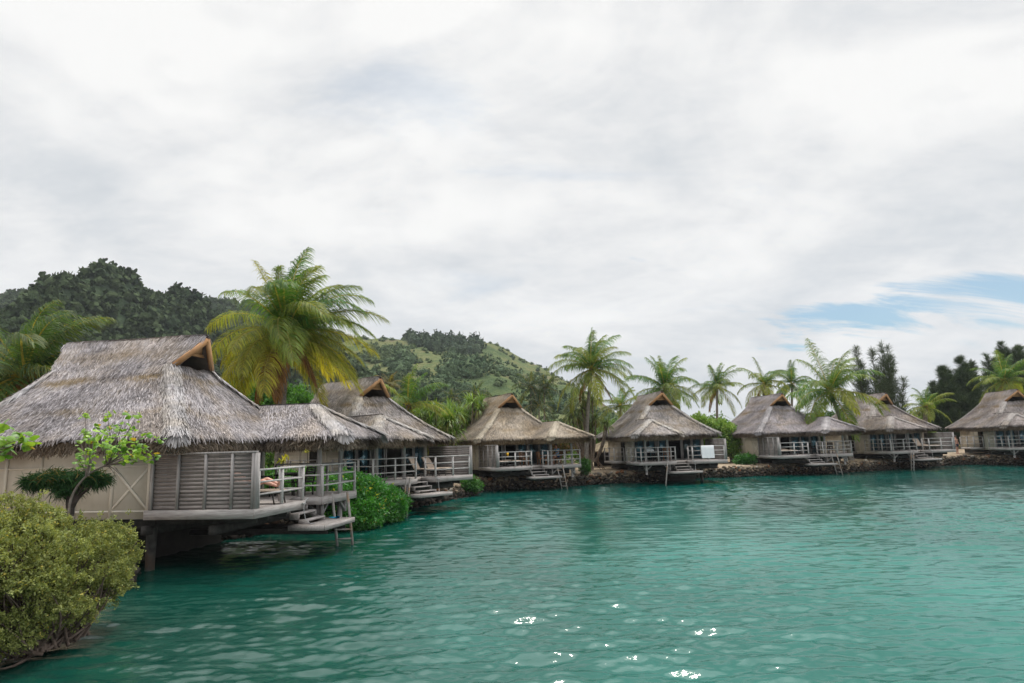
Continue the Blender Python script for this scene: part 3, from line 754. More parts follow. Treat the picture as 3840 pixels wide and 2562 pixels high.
BUNG = {1: (-10.071, 20.8, 1.411), 2: (-7.188, 34.423, .892), 3: (-.147, 48.351, .45), 4: (11.62, 50.572, .171), 5: (23.656, 56.965, .159), 6: (34.856, 60.578, .205), 7: (47.339, 60.71, -.149)}
TYPE = {1: 'A', 2: 'M', 3: 'A', 4: 'M', 5: 'A', 6: 'M', 7: 'M'}
LAB = {1: 'nearest thatched bungalow, with beige side wall, slatted screen and a bather on its deck',
       2: 'second thatched bungalow, behind the glossy green bush, two tan loungers on its deck',
       3: 'thatched bungalow with golden brown streaked roof left of the tall slender palm',
       4: 'thatched bungalow with a white towel hung on its deck rail',
       5: 'thatched bungalow right of the bright round bush, low green shrub beside its wall',
       6: 'thatched bungalow partly hidden by a large palm, second from the right',
       7: 'thatched bungalow cut off by the right edge of the picture'}
protoA = build_bungalow(False, 'thatched_bungalow', 11, 1.0)
protoM = build_bungalow(True, 'thatched_bungalow', 12, .8)
BO = {}
usedp = {}
for k in range(1, 8):
    pr = protoA if TYPE[k] == 'A' else protoM
    o = pr if TYPE[k] not in usedp else copy_tree(pr); usedp[TYPE[k]] = 1
    x, y, th = BUNG[k]; o.location = (x, y, 0); o.rotation_euler = (0, 0, th)
    tag(o, LAB[k], 'bungalow', 'thatched bungalows in a row along the lagoon'); BO[k] = o
    for ch in o.children:
        if ch.name.startswith('thatch_roof'): ch.color = {1: (1.06, 1.05, 1.07, 1), 2: (1.0, .97, .93, 1), 3: (1.03, .93, .74, 1), 4: (.98, .95, .90, 1), 5: (.90, .87, .89, 1), 6: (.92, .86, .82, 1), 7: (.85, .80, .76, 1)}[k]
def L(k, x, y, z=0):
    """bungalow frame (template, unmirrored) -> world; z measured from the deck"""
    if TYPE[k] == 'M': x = -x
    bx, by, th = BUNG[k]; return np.array((bx + x * math.cos(th) - y * math.sin(th), by + x * math.sin(th) + y * math.cos(th), z + WZ))

# ------------------------------------------------------------------ plants
def ground_z(x, y): return .9
def palm(name, base, head, Lf, nf, seed, label, wind=(.5, 0), trunk_r=.14, leafn=60, yellow=.35, dead=2, colA=(.050, .145, .032), colB=(.30, .31, .045), up=.9, group='coconut palms behind the bungalows', cat='palm tree', nuts=True, width=1.0):
    r = np.random.default_rng(seed); base = np.array(base, float); head = np.array(head, float)
    root = empty(name, base, 0, label, cat, group)
    tr = MB(); midp = (base + head) / 2 + np.array((r.uniform(-.35, .35), 0, -.1 * np.linalg.norm(head - base)))
    midp = base * .55 + head * .45 + np.array(((base - head)[0] * .25, 0, 0))
    pts = bez(base, midp, head, 26); rad = np.interp(np.linspace(0, 1, 26), [0, .06, .3, 1], [1.7, 1.15, 1, .75]) * trunk_r
    rad *= 1 + .06 * (np.arange(26) % 2)
    tr.tube(pts - base, rad, 12)
    V = np.concatenate(tr.V); k = r.random((len(V), 1)); c = np.array((.11, .095, .08)) * (1 - k) + np.array((.24, .21, .18)) * k
    tr.build('trunk', MATS['bark'], root, True, c)
    parts = []; S = 22; wind = np.array((wind[0], wind[1], 0))
    for i in range(nf + dead):
        isd = i >= nf; age = i / max(nf - 1, 1) if not isd else 1.15
        azm = i * 2.39996 + r.normal(0, .38); el = up * 1.45 - age * (up * 1.45 + .55) + r.normal(0, .20)
        if isd: el = -.9
        Ln = Lf * r.uniform(.85, 1.1) * (1 if not isd else .8) * (.75 + .25 * min(1, age * 3 + .3))
        d = np.array((math.cos(azm) * math.cos(el), math.sin(azm) * math.cos(el), math.sin(el)))
        grav = (.75 + .8 * r.random()) * (1.15 if not isd else 1.3); p = (head - base).copy(); R_ = [p.copy()]; ds = [d.copy()]
        for s in range(S - 1):
            f = (s + 1) / (S - 1); d = unit(d + np.array((0, 0, -1.)) * grav * 2.1 * f / S * math.cos(el * .5) + wind * 1.3 * f / S)
            p = p + d * Ln / (S - 1); R_.append(p.copy()); ds.append(d.copy())
        R_ = np.array(R_); ds = np.array(ds)
        yl = np.clip(yellow * age * 1.3 + r.normal(0, .16), 0, 1)
        cA = np.array(colA) * r.uniform(.75, 1.25); cB = np.array(colB)
        if isd: cA = np.array((.20, .10, .04)); cB = np.array((.28, .17, .07)); yl = r.random()
        rc = np.array((.34, .30, .09)) if not isd else np.array((.22, .13, .06))
        side0 = unit(np.cross(ds, (0, 0, 1.)) + 1e-6)
        # rachis
        w0 = np.interp(np.linspace(0, 1, S), [0, .15, 1], [.065, .042, .008])[:, None] * Lf / 4.2 * width
        parts.append(ribbons(R_[None], (side0 * w0)[None], np.tile(rc, (1, 1)))); n2 = np.cross(side0, ds)
        parts.append(ribbons(R_[None], (n2 * w0)[None], np.tile(rc, (1, 1))))
        # leaflets
        m = leafn; f = np.linspace(.10, .995, m) + r.normal(0, .003, m); f = f.clip(.08, .999)
        for sg in (-1, 1):
            pos = np.stack([np.interp(f, np.linspace(0, 1, S), R_[:, q]) for q in range(3)], 1)
            dr = unit(np.stack([np.interp(f, np.linspace(0, 1, S), ds[:, q]) for q in range(3)], 1))
            sd_ = unit(np.cross(dr, (0, 0, 1.)) * sg + 1e-6); nn = np.cross(sd_, dr) * sg
            nn = unit(np.cross(dr, sd_)); nn *= np.sign(nn[:, 2:3] + 1e-6)
            ll = Ln * .265 * (np.sin((f ** .75) * math.pi * .93 + .12) ** .6 + .10) * r.uniform(.8, 1.1, m)
            fw = .35 + .9 * f ** 2
            vd = -.15 if not isd else -.7
            dl = unit(sd_ + dr * fw[:, None] + nn * (.25 + r.normal(0, .14, m))[:, None] + np.array((0, 0, vd)) + wind * .25)
            C = [pos]; q = pos.copy(); dd_ = dl.copy(); SS = 4
            for s in range(SS - 1):
                q = q + dd_ * (ll / (SS - 1))[:, None]; C.append(q.copy())
                dd_ = unit(dd_ + np.array((0, 0, -1.)) * (.55 + r.uniform(0, .6, m))[:, None] * (1 if not isd else 1.5) + wind * .42)
            C = np.stack(C, 1); wv = unit(np.cross(dl, nn)); tw = r.normal(0, .35, (m, 1)); wv = unit(wv + nn * tw)
            ws = np.array((.55, 1, .8, .08))[None, :, None] * (.024 * Lf / 4.2 * width * 60 / leafn * r.uniform(.8, 1.2, m))[:, None, None]
            yy_ = np.clip(yl + r.normal(0, .12, m) + (f - .5) * .25, 0, 1)[:, None]
            cc = cA * (1 - yy_) + cB * yy_
            cc = cc * r.uniform(.6, 1.25, (m, 1)); cs = np.repeat(cc[:, None], SS, 1) * np.array((.9, 1, 1.05, 1.25))[None, :, None]
            parts.append(ribbons(C, wv[:, None] * ws, cs))
    V, Fq, Cc = join(parts); mesh_np('crown', V, Fq, MATS['palmleaf'], root, Cc * (1.1 if leafn > 70 else 1.0))
    if nuts:
        cen = (head - base) + np.column_stack([r.normal(0, .16, 10), r.normal(0, .16, 10), r.uniform(-.35, -.1, 10)]) * Lf / 4.2
        k = r.random((10, 1)); c = np.array((.13, .12, .03)) * k + np.array((.20, .11, .03)) * (1 - k)
        V, Fc, Cc = rocks(cen, np.full(10, .11 * Lf / 4.2), c, seed, 1.1); mesh_np('coconut_cluster', V, Fc, MATS['bark'], root, Cc, True)
    return root

def leaf_cloud(cent, n, L0, w0, r, cA, cB, updir=.3, shape='diamond', jitter=.03, outward=None, curl=.2):
    """n small leaves around each centre (N,3)"""
    N = len(cent); C0 = np.repeat(cent, n, 0) + r.normal(0, jitter, (N * n, 3)); M = N * n
    D = unit(r.normal(size=(M, 3)) + np.array((0, 0, updir)) + (np.repeat(outward, n, 0) * .8 if outward is not None else 0))
    nrm = unit(r.normal(size=(M, 3)) * .7 + np.array((0, 0, 1.))); side = unit(np.cross(D, nrm)); up = np.cross(side, D)
    Ll = L0 * r.uniform(.7, 1.25, M); S = 3
    C = np.stack([C0, C0 + D * (Ll * .5)[:, None] + up * (Ll * curl * .5)[:, None], C0 + D * Ll[:, None] - up * (Ll * curl * .2)[:, None]], 1)
    ws = np.array((.25, 1, .15)); Wd = side[:, None] * ws[None, :, None] * (w0 * r.uniform(.8, 1.2, M))[:, None, None]
    k = np.repeat(r.random((N, 1)), n, 0) * .6 + r.random((M, 1)) * .4
    return ribbons(C, Wd, np.array(cA) * (1 - k) + np.array(cB) * k)

def bush(name, loc, blobs, ncl, nleaf, Ls, ws, cA, cB, seed, label, cat='bush', mat='leaf', group=None, twig=(.10, .08, .06), shell=.75, curl=.25, twigs=60, cC=None, fC=0, outw=1, sprigs=0):
    """blobs: (x,y,z,rx,ry,rz) relative to loc"""
    r = np.random.default_rng(seed); root = empty(name, loc, 0, label, cat, group)
    vol = np.array([b[3] * b[4] * b[5] for b in blobs]) ** .67; P = []; O = []
    for b, v in zip(blobs, vol / vol.sum()):
        n = int(ncl * v); d = unit(r.normal(size=(n, 3))); rad = shell + (1 - shell) * r.random((n, 1)) ** .5
        rad = np.where(r.random((n, 1)) < .3, r.random((n, 1)) ** .4 * .85, rad)
        bumpy = 1 + .13 * np.sin(d[:, 0:1] * 5 + b[0] * 3 + 2 * d[:, 2:3] * 3) + .10 * np.sin(d[:, 1:2] * 9 + b[1] * 4 + d[:, 2:3] * 6)
        P.append(np.array(b[:3]) + d * rad * bumpy * np.array(b[3:6])); O.append(d)
    P = np.concatenate(P); O = np.concatenate(O)
    if sprigs:
        sel = r.choice(len(P), sprigs, replace=False); d = unit(O[sel] + np.array((0, 0, .5)) + r.normal(0, .3, (sprigs, 3))); ln = r.uniform(.08, .34, sprigs)
        for s_ in np.linspace(.1, 1, 7): P = np.concatenate([P, P[sel] + d * (ln * s_)[:, None]]); O = np.concatenate([O, d])
    ok = P[:, 2] > .02
    if sprigs: ok &= np.sin(7.5 * P[:, 0] + 2 * np.sin(3 * P[:, 2])) * np.sin(8.2 * P[:, 2] + P[:, 1] * 3) + r.normal(0, .35, len(P)) > -.28
    P = P[ok]; O = O[ok]
    parts = [leaf_cloud(P, nleaf, Ls, ws, r, cA, cB, .3, jitter=Ls * .55, outward=O * outw, curl=curl)]
    if cC is not None:
        sel = r.random(len(P)) < fC; parts.append(leaf_cloud(P[sel], max(1, nleaf // 2), Ls, ws, r, cC, tuple(x * 1.3 for x in cC), .3, jitter=Ls * .6, outward=O[sel] * outw, curl=curl))
    V, Fq, Cc = join(parts); mesh_np('foliage', V, Fq, MATS[mat], root, Cc)
    tw = MB()
    for i in r.choice(len(P), min(twigs, len(P)), replace=False):
        b = blobs[r.integers(len(blobs))]; a = np.array((b[0] * .4 + r.normal(0, .1), b[1] * .4, 0.)); e = P[i]; m_ = (a + e) / 2 + r.normal(0, .12, 3) + (0, 0, -.1)
        tw.tube(bez(a, m_, e, 6), np.linspace(.028, .006, 6) * (1 + ws * 4), 5)
    V = np.concatenate(tw.V); tw.build('twig', MATS['bark'], root, True, np.tile(twig, (len(V), 1)))
    return root

# PLANTS
exec_plants = True
G_ = .9
# --- palms
def ph(u, v, y): return tuple(at(u, v, y))
def pf(u, y, z=G_): p = at(u, 1700, y); return (p[0], p[1], z)
palm('coconut_palm', pf(1045, 31.3), ph(1078, 1240, 31), 4.6, 46, 21, 'biggest coconut palm, yellow green, between the two nearest roofs', (.62, 0), .20, 100, .55, 4, colA=(.045, .145, .027), colB=(.36, .33, .045), width=1.1)
palm('coconut_palm', pf(85, 26), ph(95, 1405, 26), 4.6, 30, 22, 'windswept coconut palm at the left edge above the nearest roof', (1.1, .1), .17, 74, .25, 2, colA=(.05, .11, .03), colB=(.24, .22, .07))
palm('coconut_palm', pf(2196, 51), ph(2217, 1384, 52), 4.1, 26, 23, 'tall slender coconut palm with curved trunk beside the golden brown roof', (.25, 0), .16, 56, .42, 2, up=.95)
palm('coconut_palm', pf(2500, 66), ph(2494, 1455, 66), 4.4, 25, 24, 'coconut palm rising right behind the roof of the towel bungalow', (.12, 0), .16, 50, .2, 1)
palm('coconut_palm', pf(2692, 75), ph(2689, 1450, 75), 3.6, 22, 25, 'open coconut palm with thin trunk above the bright round bush', (.1, 0), .15, 46, .35, 1)
palm('coconut_palm', pf(2870, 74), ph(2865, 1440, 74), 3.8, 17, 26, 'ragged yellowish coconut palm above the ridge left of the largest right hand palm', (.15, 0), .15, 46, .55, 1, up=.8)
palm('coconut_palm', pf(2975, 78), ph(2970, 1440, 78), 3.4, 17, 27, 'dark green coconut palm tucked behind the largest right hand palm', (.2, 0), .15, 44, .2, 0)
palm('coconut_palm', pf(3190, 57.5), ph(3113, 1468, 58), 4.9, 24, 28, 'large spreading coconut palm leaning over the roof in front of the casuarina', (.2, 0), .17, 60, .3, 0, up=.85)
palm('coconut_palm', pf(3470, 75), ph(3473, 1525, 75), 3.0, 18, 29, 'short coconut palm with orange trunk between the last two bungalows', (.1, 0), .26, 46, .4, 0)
palm('coconut_palm', pf(3775, 78), ph(3767, 1425, 78), 4.2, 22, 30, 'coconut palm behind the last roof at the right edge', (.15, 0), .16, 48, .45, 1)
palm('coconut_palm', pf(2330, 60), ph(2327, 1522, 60), 2.8, 16, 31, 'small yellow green coconut palm under the tall slender palm', (.1, 0), .13, 44, .45, 0)
palm('coconut_palm', pf(1530, 44), ph(1530, 1520, 44), 3.2, 16, 32, 'low coconut palm with yellow fronds right of the second roof', (.4, 0), .16, 50, .5, 0, colA=(.06, .15, .035))
for i, (u, v, y, lf, lb) in enumerate([(1992, 1452, 110, 3.9, 'distant dark palm, tallest left one of the pair in front of the hill'), (2042, 1455, 112, 3.9, 'distant dark palm, right one of the pair in front of the hill'), (2022, 1522, 108, 3.6, 'distant dark palm, lowest below the pair in front of the hill'),
                                   (1786, 1478, 105, 3.0, 'distant dark palm just left of the golden brown roof ridge'), (1697, 1492, 105, 2.4, 'small distant dark palm over the pandanus thicket'), (1462, 1442, 60, 1.6, 'small brownish palm beside the second roof ridge')]):
    palm('coconut_palm', pf(u, y), ph(u, v, y), lf, 18, 40 + i, lb, (.1, 0), .14, 28, .1 if i < 5 else .6, 0, colA=(.030, .062, .022) if i < 5 else (.12, .11, .04), colB=(.13, .13, .05), nuts=False, group='distant palms in front of the hill')

# --- casuarinas: feathery spires
def casuarina(loc, spires, seed, label, dens, cA=(.04, .06, .032), cB=(.10, .13, .07), Ln=.75):
    r = np.random.default_rng(seed); root = empty('casuarina_tree', loc, 0, label, 'tree', 'casuarina trees behind the right bungalows')
    tb = MB(); parts = []
    for (x, y, h, w, z0) in spires:
        tb.tube(bez((x * .3, y * .3, 0), (x * .9, y, h * .4), (x, y, h), 12), np.linspace(.14, .015, 12), 6)
        n = int(17 * (h - z0)); zb = np.sort(r.uniform(z0, h * 1.0, n)); 
        for z_ in zb:
            f = 1 - (z_ - z0) / (h - z0); rad = w * (.06 + 1.5 * f ** .8) * r.uniform(.3, 1.3); a = r.uniform(0, 6.28); t_ = z_ / h
            c = (1 - t_) ** 2 * np.array((x * .3, y * .3, 0)) + 2 * t_ * (1 - t_) * np.array((x * .9, y, h * .4)) + t_ ** 2 * np.array((x, y, h))
            c[2] = z_; e = c + np.array((math.cos(a) * rad, math.sin(a) * rad, rad * r.uniform(.3, .8)))
            m = int(dens * (5 + rad * 13)); s = r.random(m) ** .8
            P = c + (e - c) * s[:, None] + r.normal(0, .05, (m, 3)); D = unit(unit(e - c) * .6 + r.normal(0, .55, (m, 3)) + np.array((0, 0, .55)))
            C = np.stack([P, P + D * Ln * .5, P + D * Ln + np.array((0, 0, -.08))], 1); sd_ = unit(np.cross(D, r.normal(size=(m, 3))))
            k = r.random((m, 1)); parts.append(ribbons(C, sd_[:, None] * np.array((.012, .02, .005))[None, :, None], np.array(cA) * (1 - k) + np.array(cB) * k))
            if len(tb.V) < 160 and rad > .35: tb.tube([c, (c + e) / 2 + (0, 0, -.03), e], [.02, .014, .006], 4)
    V, Fq, Cc = join(parts); mesh_np('crown', V, Fq, MATS['needle'], root, Cc)
    V = np.concatenate(tb.V); tb.build('trunk', MATS['bark'], root, True, np.tile((.07, .06, .05), (len(V), 1)))
Y1 = 84; s_ = Y1 / F
b0 = pf(3290, Y1)
def sp(u, vtop, w, z0, y=Y1, dy=0):
    p = at(u, vtop, y + dy); return p
def spires(uc, Y, lst, kw=1.):
    b = pf(uc, Y); o = []
    for u, vt, w, z0 in lst:
        p = at(u, vt, Y); o.append((p[0] - b[0], rng.uniform(-1.5, 1.5), p[2] - G_, w * kw, z0))
    return b, o
b, sl = spires(3290, 84, [(3215, 1305, .9, 3), (3245, 1350, .8, 3), (3283, 1310, .8, 3.4), (3292, 1296, .5, 7), (3318, 1302, .8, 4), (3357, 1330, 1.1, 3), (3270, 1390, 1.0, 3), (3340, 1420, 1.6, 2), (3235, 1420, 1.4, 2), (3385, 1420, .9, 3)])
casuarina(b, sl, 61, 'sparse dark casuarina with separate spiky spires behind the half hidden bungalow', 1.0)
b, sl = spires(3590, 88, [(3522, 1370, 1.0, 2), (3550, 1420, 1.6, 1), (3587, 1345, 1.2, 2), (3610, 1370, 1.5, 2), (3642, 1362, .9, 2), (3500, 1440, 1.2, 2), (3570, 1440, 2.0, .5), (3630, 1440, 2.2, .5), (3670, 1410, 1.3, 1), (3530, 1480, 1.8, .5), (3680, 1490, 1.6, .5), (3610, 1500, 2.2, .2), (3560, 1390, 1.3, 2), (3600, 1400, 1.6, 1), (3510, 1410, 1.2, 1)], 1.35)
casuarina(b, sl, 62, 'dense dark casuarina left of the last bungalow roof', 2.1, (.030, .055, .030), (.085, .12, .06))
b, sl = spires(3800, 96, [(3755, 1290, 1.3, 4), (3775, 1310, 1.5, 3), (3720, 1330, 1.0, 4), (3830, 1300, 1.5, 3), (3815, 1330, 2, 2), (3780, 1360, 2.2, 1), (3740, 1390, 2.0, 1), (3850, 1350, 2.2, 1), (3880, 1300, 2, 2), (3740, 1350, 1.5, 2), (3800, 1310, 1.8, 2)], 1.3)
casuarina(b, sl, 63, 'tall dark casuarina at the right edge behind the last palm', 2.0, (.030, .055, .028), (.085, .12, .06))

# --- pandanus: heads of long strap leaves
def pandanus(name, loc, heads, seed, label, n=46, Lf=1.1, cA=(.07, .17, .03), cB=(.24, .34, .07), roots=False, droop=1., trunk=True, cat='pandanus'):
    r = np.random.default_rng(seed); root = empty(name, loc, 0, label, cat); parts = []; tb = MB()
    for (x, y, z) in heads:
        P = np.tile((x, y, z), (n, 1)).astype(float); a = r.uniform(0, 6.28, n); el = r.uniform(-.5, 1.45, n)
        D = np.column_stack([np.cos(a) * np.cos(el), np.sin(a) * np.cos(el), np.sin(el)]); C = [P]; q = P.copy(); d = D.copy(); Ll = Lf * r.uniform(.7, 1.2, n)
        for s in range(4):
            q = q + d * (Ll / 4)[:, None]; C.append(q.copy()); d = unit(d + np.array((0, 0, -1.)) * (droop * r.uniform(.15, .6, n))[:, None])
        C = np.stack(C, 1); sd_ = unit(np.cross(D, (0, 0, 1.)) + 1e-5); ws = np.array((.7, 1, .9, .6, .05))[None, :, None] * (.034 * r.uniform(.8, 1.2, n))[:, None, None]
        k = np.clip(r.random((n, 1)), 0, 1); cc = np.array(cA) * (1 - k) + np.array(cB) * k
        low = el < -.2; cc[low] = cc[low] * .5 + np.array((.25, .19, .05)) * .5
        parts.append(ribbons(C, sd_[:, None] * ws, cc))
        if trunk: tb.tube(bez((x * .25, y * .25, .7 if roots else 0), (x * .8, y * .8, z * .5), (x, y, z), 8), np.linspace(.10, .06, 8), 7)
    V, Fq, Cc = join(parts); mesh_np('crown', V, Fq, MATS['leaf'], root, Cc)
    if roots:
        for i in range(14):
            a = r.uniform(0, 6.28); rr_ = r.uniform(.5, 1.5); tb.tube([(0, 0, r.uniform(.7, 1.6)), (math.cos(a) * rr_ * .5, math.sin(a) * rr_ * .5, .7), (math.cos(a) * rr_, math.sin(a) * rr_, -.1)], [.04, .035, .03], 6)
        tb.tube([(0, 0, 0), (0, 0, 1.0), (0, 0, 2.0)], [.13, .13, .12], 8)
    V = np.concatenate(tb.V); k = r.random((len(V), 1)); tb.build('trunk', MATS['bark'], root, True, np.array((.16, .12, .09)) * (1 - k) + np.array((.28, .22, .17)) * k)
r2 = np.random.default_rng(77)
for (u, Y, vt, n, w, lb) in ((1640, 46.5, 1535, 26, 1.5, 'dense pandanus thicket with yellow green strap leaves between the second and third roofs'), (1745, 51, 1505, 30, 1.9, 'taller pandanus thicket behind the left slope of the golden brown roof'), (1585, 48, 1570, 14, 1.1, 'low pandanus clump with a yellow leaf next to the second roof')):
    b = pf(u, Y); H = at(u, vt, Y)[2] - G_
    hd = [(r2.uniform(-w, w), r2.uniform(-1, 1), H * (1 - .55 * r2.random() ** 1.1)) for _ in range(n)]
    pandanus('pandanus_thicket', b, hd, int(u), lb, 60, 1.15, cA=(.06, .15, .025), cB=(.22, .33, .06))
b = pf(2215, 52.6); H = at(2215, 1500, 52.6)[2] - G_
hd = [(r2.uniform(-1.7, 1.3), r2.uniform(-1, 1), H * (1 - .5 * r2.random())) for _ in range(24)]
pandanus('pandanus_tree', b, hd, 88, 'pandanus tree on stilt roots behind the tall slender palm trunk', 56, 1.0, cA=(.07, .13, .035), cB=(.27, .33, .12), roots=True, droop=1.3)
b = pf(2330, 55.5); pandanus('pandanus_shrub', b, [(0, 0, 1.0), (.3, .3, 1.5), (-.4, 0, 1.3), (.1, -.2, .6)], 89, 'small yellow green pandanus by the thatched hut between the third and fourth bungalows', 44, .9, cA=(.14, .2, .05), cB=(.4, .42, .12))
# --- bushes
bush('sea_lettuce_bush', (-6.3, 27.4, .0), [(-.1, -.1, .95, 1.0, 1.3, .95), (.1, -1.2, .5, .8, .9, .6), (.55, 1.1, .6, .95, 1.2, .75), (-.5, .9, 1.2, .8, 1.0, .85), (-.7, .2, 1.6, .65, .7, .55), (.5, 2.5, .45, .7, .9, .5), (-.9, -1.2, .9, .8, .8, .9)], 3600, 9, .14, .032, (.02, .11, .018), (.075, .27, .045), 71, 'glossy bright green bush overhanging the water between the two nearest bungalows', shell=.8, cC=(.35, .38, .06), fC=.06, outw=1.3)
bush('green_shrub', (-9.0, 27.6, .9), [(0, 0, .6, 1.4, 1.2, .8), (1.2, -.6, .5, 1.0, 1.0, .6), (-1.5, .4, .6, 1.3, 1.0, .7)], 2000, 8, .14, .032, (.03, .14, .02), (.12, .33, .05), 72, 'bright green shrub seen through the railing behind the nearest dining deck', shell=.8)
p = at(1735, 1838, 41.3); bush('seawall_shrub', (p[0] - .15, p[1] + .2, .25), [(0, 0, .45, 1.15, .7, .5), (-1.0, -.6, .35, .8, .6, .4), (.7, .5, .3, .7, .5, .35)], 1100, 7, .13, .035, (.02, .09, .018), (.08, .22, .04), 73, 'green shrub hanging over the seawall under the second bungalow deck')
p = pf(2190, 48.4); bush('green_shrub', p, [(0, 0, .45, .4, .35, .5)], 260, 7, .13, .035, (.03, .12, .02), (.10, .25, .05), 74, 'small green shrub at the foot of the tall slender palm')
p = pf(2797, 55.4); bush('green_shrub', p, [(0, 0, .4, .8, .5, .42), (-.5, 0, .3, .5, .4, .3)], 420, 7, .15, .04, (.02, .10, .02), (.07, .22, .04), 75, 'small green shrub on the sand left of the fifth bungalow')
p = pf(2680, 60); bush('round_bush', p, [(-1.1, 0, 2.9, 1.6, 1.3, 1.3), (.9, 0, 2.3, 1.6, 1.3, 1.5), (0, 0, 1.6, 1.8, 1.3, 1.4), (-1.2, 0, 3.6, 1.0, .9, .8), (1.9, -.3, 1.6, .8, .8, 1.2)], 3000, 8, .20, .06, (.07, .19, .03), (.30, .42, .10), 76, 'large bright yellow green round bush between the fourth and fifth bungalows', mat='matte_leaf')
p = pf(2085, 58); bush('brown_bush', p, [(0, 0, 2.3, 1.8, 1.2, 1.1), (-1.6, 0, 1.9, 1.3, 1.2, .9)], 1500, 7, .18, .05, (.09, .10, .03), (.30, .17, .07), 77, 'reddish brown and green bush behind the annex roof of the third bungalow', mat='matte_leaf', cC=(.10, .2, .04), fC=.4)
p = pf(2010, 62); bush('green_shrub', p, [(0, 0, 2.2, 1.8, 1.2, 1.2), (-2.5, 1, 2.0, 1.8, 1.2, 1.0)], 1500, 7, .2, .055, (.04, .13, .03), (.15, .28, .07), 78, 'green shrub above the right slope of the third roof', mat='matte_leaf')
p = pf(2370, 64); bush('green_shrub', p, [(0, 0, 1.5, 2.2, 1.2, 1.6), (2.5, 1, 1.2, 2.0, 1.2, 1.5), (-2.5, 1, 1.6, 1.8, 1.2, 1.6)], 2200, 7, .2, .055, (.035, .11, .025), (.14, .24, .06), 79, 'green shrubbery under the small palm between the third and fourth roofs', mat='matte_leaf')
p = pf(950, 43); bush('green_tree', p, [(0, 0, 5.2, 2.2, 1.5, 1.7), (1.9, .4, 5.0, 1.9, 1.2, 1.6), (3.4, .6, 4.2, 1.6, 1.2, 1.8), (-2, .5, 4.6, 1.9, 1.2, 1.8), (.5, 0, 3.4, 2.2, 1.2, 1.6)], 3400, 8, .20, .055, (.03, .11, .02), (.12, .28, .05), 80, 'leafy green tree crown behind the nearest roof under the biggest palm', mat='matte_leaf')
p = pf(3010, 72); bush('green_shrub', p, [(0, 0, 2.8, 2.8, 1.2, 1.8), (3.5, 0, 3.0, 2.5, 1.2, 1.8)], 2000, 7, .22, .06, (.02, .07, .018), (.08, .16, .04), 81, 'dark green shrubbery beneath the large spreading palm', mat='matte_leaf')
p = pf(3420, 78); bush('green_shrub', p, [(0, 0, 2.5, 1.8, 1.0, 1.8), (1.5, 0, 1.6, 1.8, 1.0, 1.5)], 1300, 7, .22, .06, (.10, .20, .04), (.30, .38, .10), 82, 'yellow green shrub left of the short palm with orange trunk', mat='matte_leaf')
# a belt of dark undergrowth that closes the view behind the houses
def belt():
    r = np.random.default_rng(9); P = []; 
    pts_ = [at(u, 1700, y) for u, y in ((-300, 40), (300, 38), (700, 40), (1100, 42), (1400, 60), (1700, 66), (2050, 74), (2400, 80), (2800, 88), (3200, 92), (3600, 96), (4100, 100))]
    X = np.array([p[0] for p in pts_]); Y = np.array([p[1] for p in pts_])
    x = r.uniform(X.min(), X.max(), 11000); y = np.interp(x, X, Y) + r.normal(0, 2.0, 11000)
    top = 2.9 + 1.2 * np.clip((x + 2) / 12, 0, 1) + .5 * np.sin(x * .55) + .4 * np.sin(x * 1.7 + 1); z = G_ + top * (1 - r.random(11000) ** 1.6 * 1)
    V, Fq, Cc = leaf_cloud(np.column_stack([x, y, z]), 8, .34, .09, r, (.03, .09, .022), (.15, .26, .06), jitter=.3)
    o = mesh_np('undergrowth', V, Fq, MATS['matte_leaf'], None, Cc); tag(o, 'dark green undergrowth growing behind the row of bungalows', 'undergrowth', kind='stuff')
belt()

# --- foreground: yellow green shrub, small broad leaved tree, dark casuarina tuft
FB = at(163, 2250, 10.8)
def blob(u, v, y, rpx, k=.9): p = at(u, v, y) - FB; q_ = rpx / F * y; return (p[0], p[1], p[2] - (.1 - FB[2]), q_, q_ * 1.1, q_ * k)
blobs = [blob(20, 2125, 10.4, 200), blob(220, 2115, 11.4, 155), blob(360, 2045, 12.2, 90), blob(430, 2010, 12.6, 60), blob(460, 2065, 12.8, 50), blob(330, 2160, 11.8, 120), blob(-180, 2150, 9.8, 250), blob(60, 2240, 10.4, 150), blob(210, 2220, 11.0, 120), blob(380, 2130, 12.4, 90), blob(-60, 2320, 10.0, 140), blob(150, 1960, 11.2, 80), blob(20, 1950, 10.6, 100), blob(430, 2110, 12.6, 60), blob(40, 2375, 10.2, 80), blob(120, 2330, 10.6, 85), blob(250, 2285, 11.2, 80), blob(330, 2235, 11.8, 70), blob(410, 2190, 12.3, 60)]
bush('foreground_shrub', (FB[0], FB[1], .1), blobs, 22000, 9, .038, .0115, (.09, .13, .035), (.38, .41, .15), 91, 'large yellow green small leaved shrub over the water in the left foreground', mat='matte_leaf', shell=.8, twigs=560, twig=(.12, .09, .075), curl=.2, outw=1.2, cC=(.45, .38, .10), fC=.05, sprigs=900)
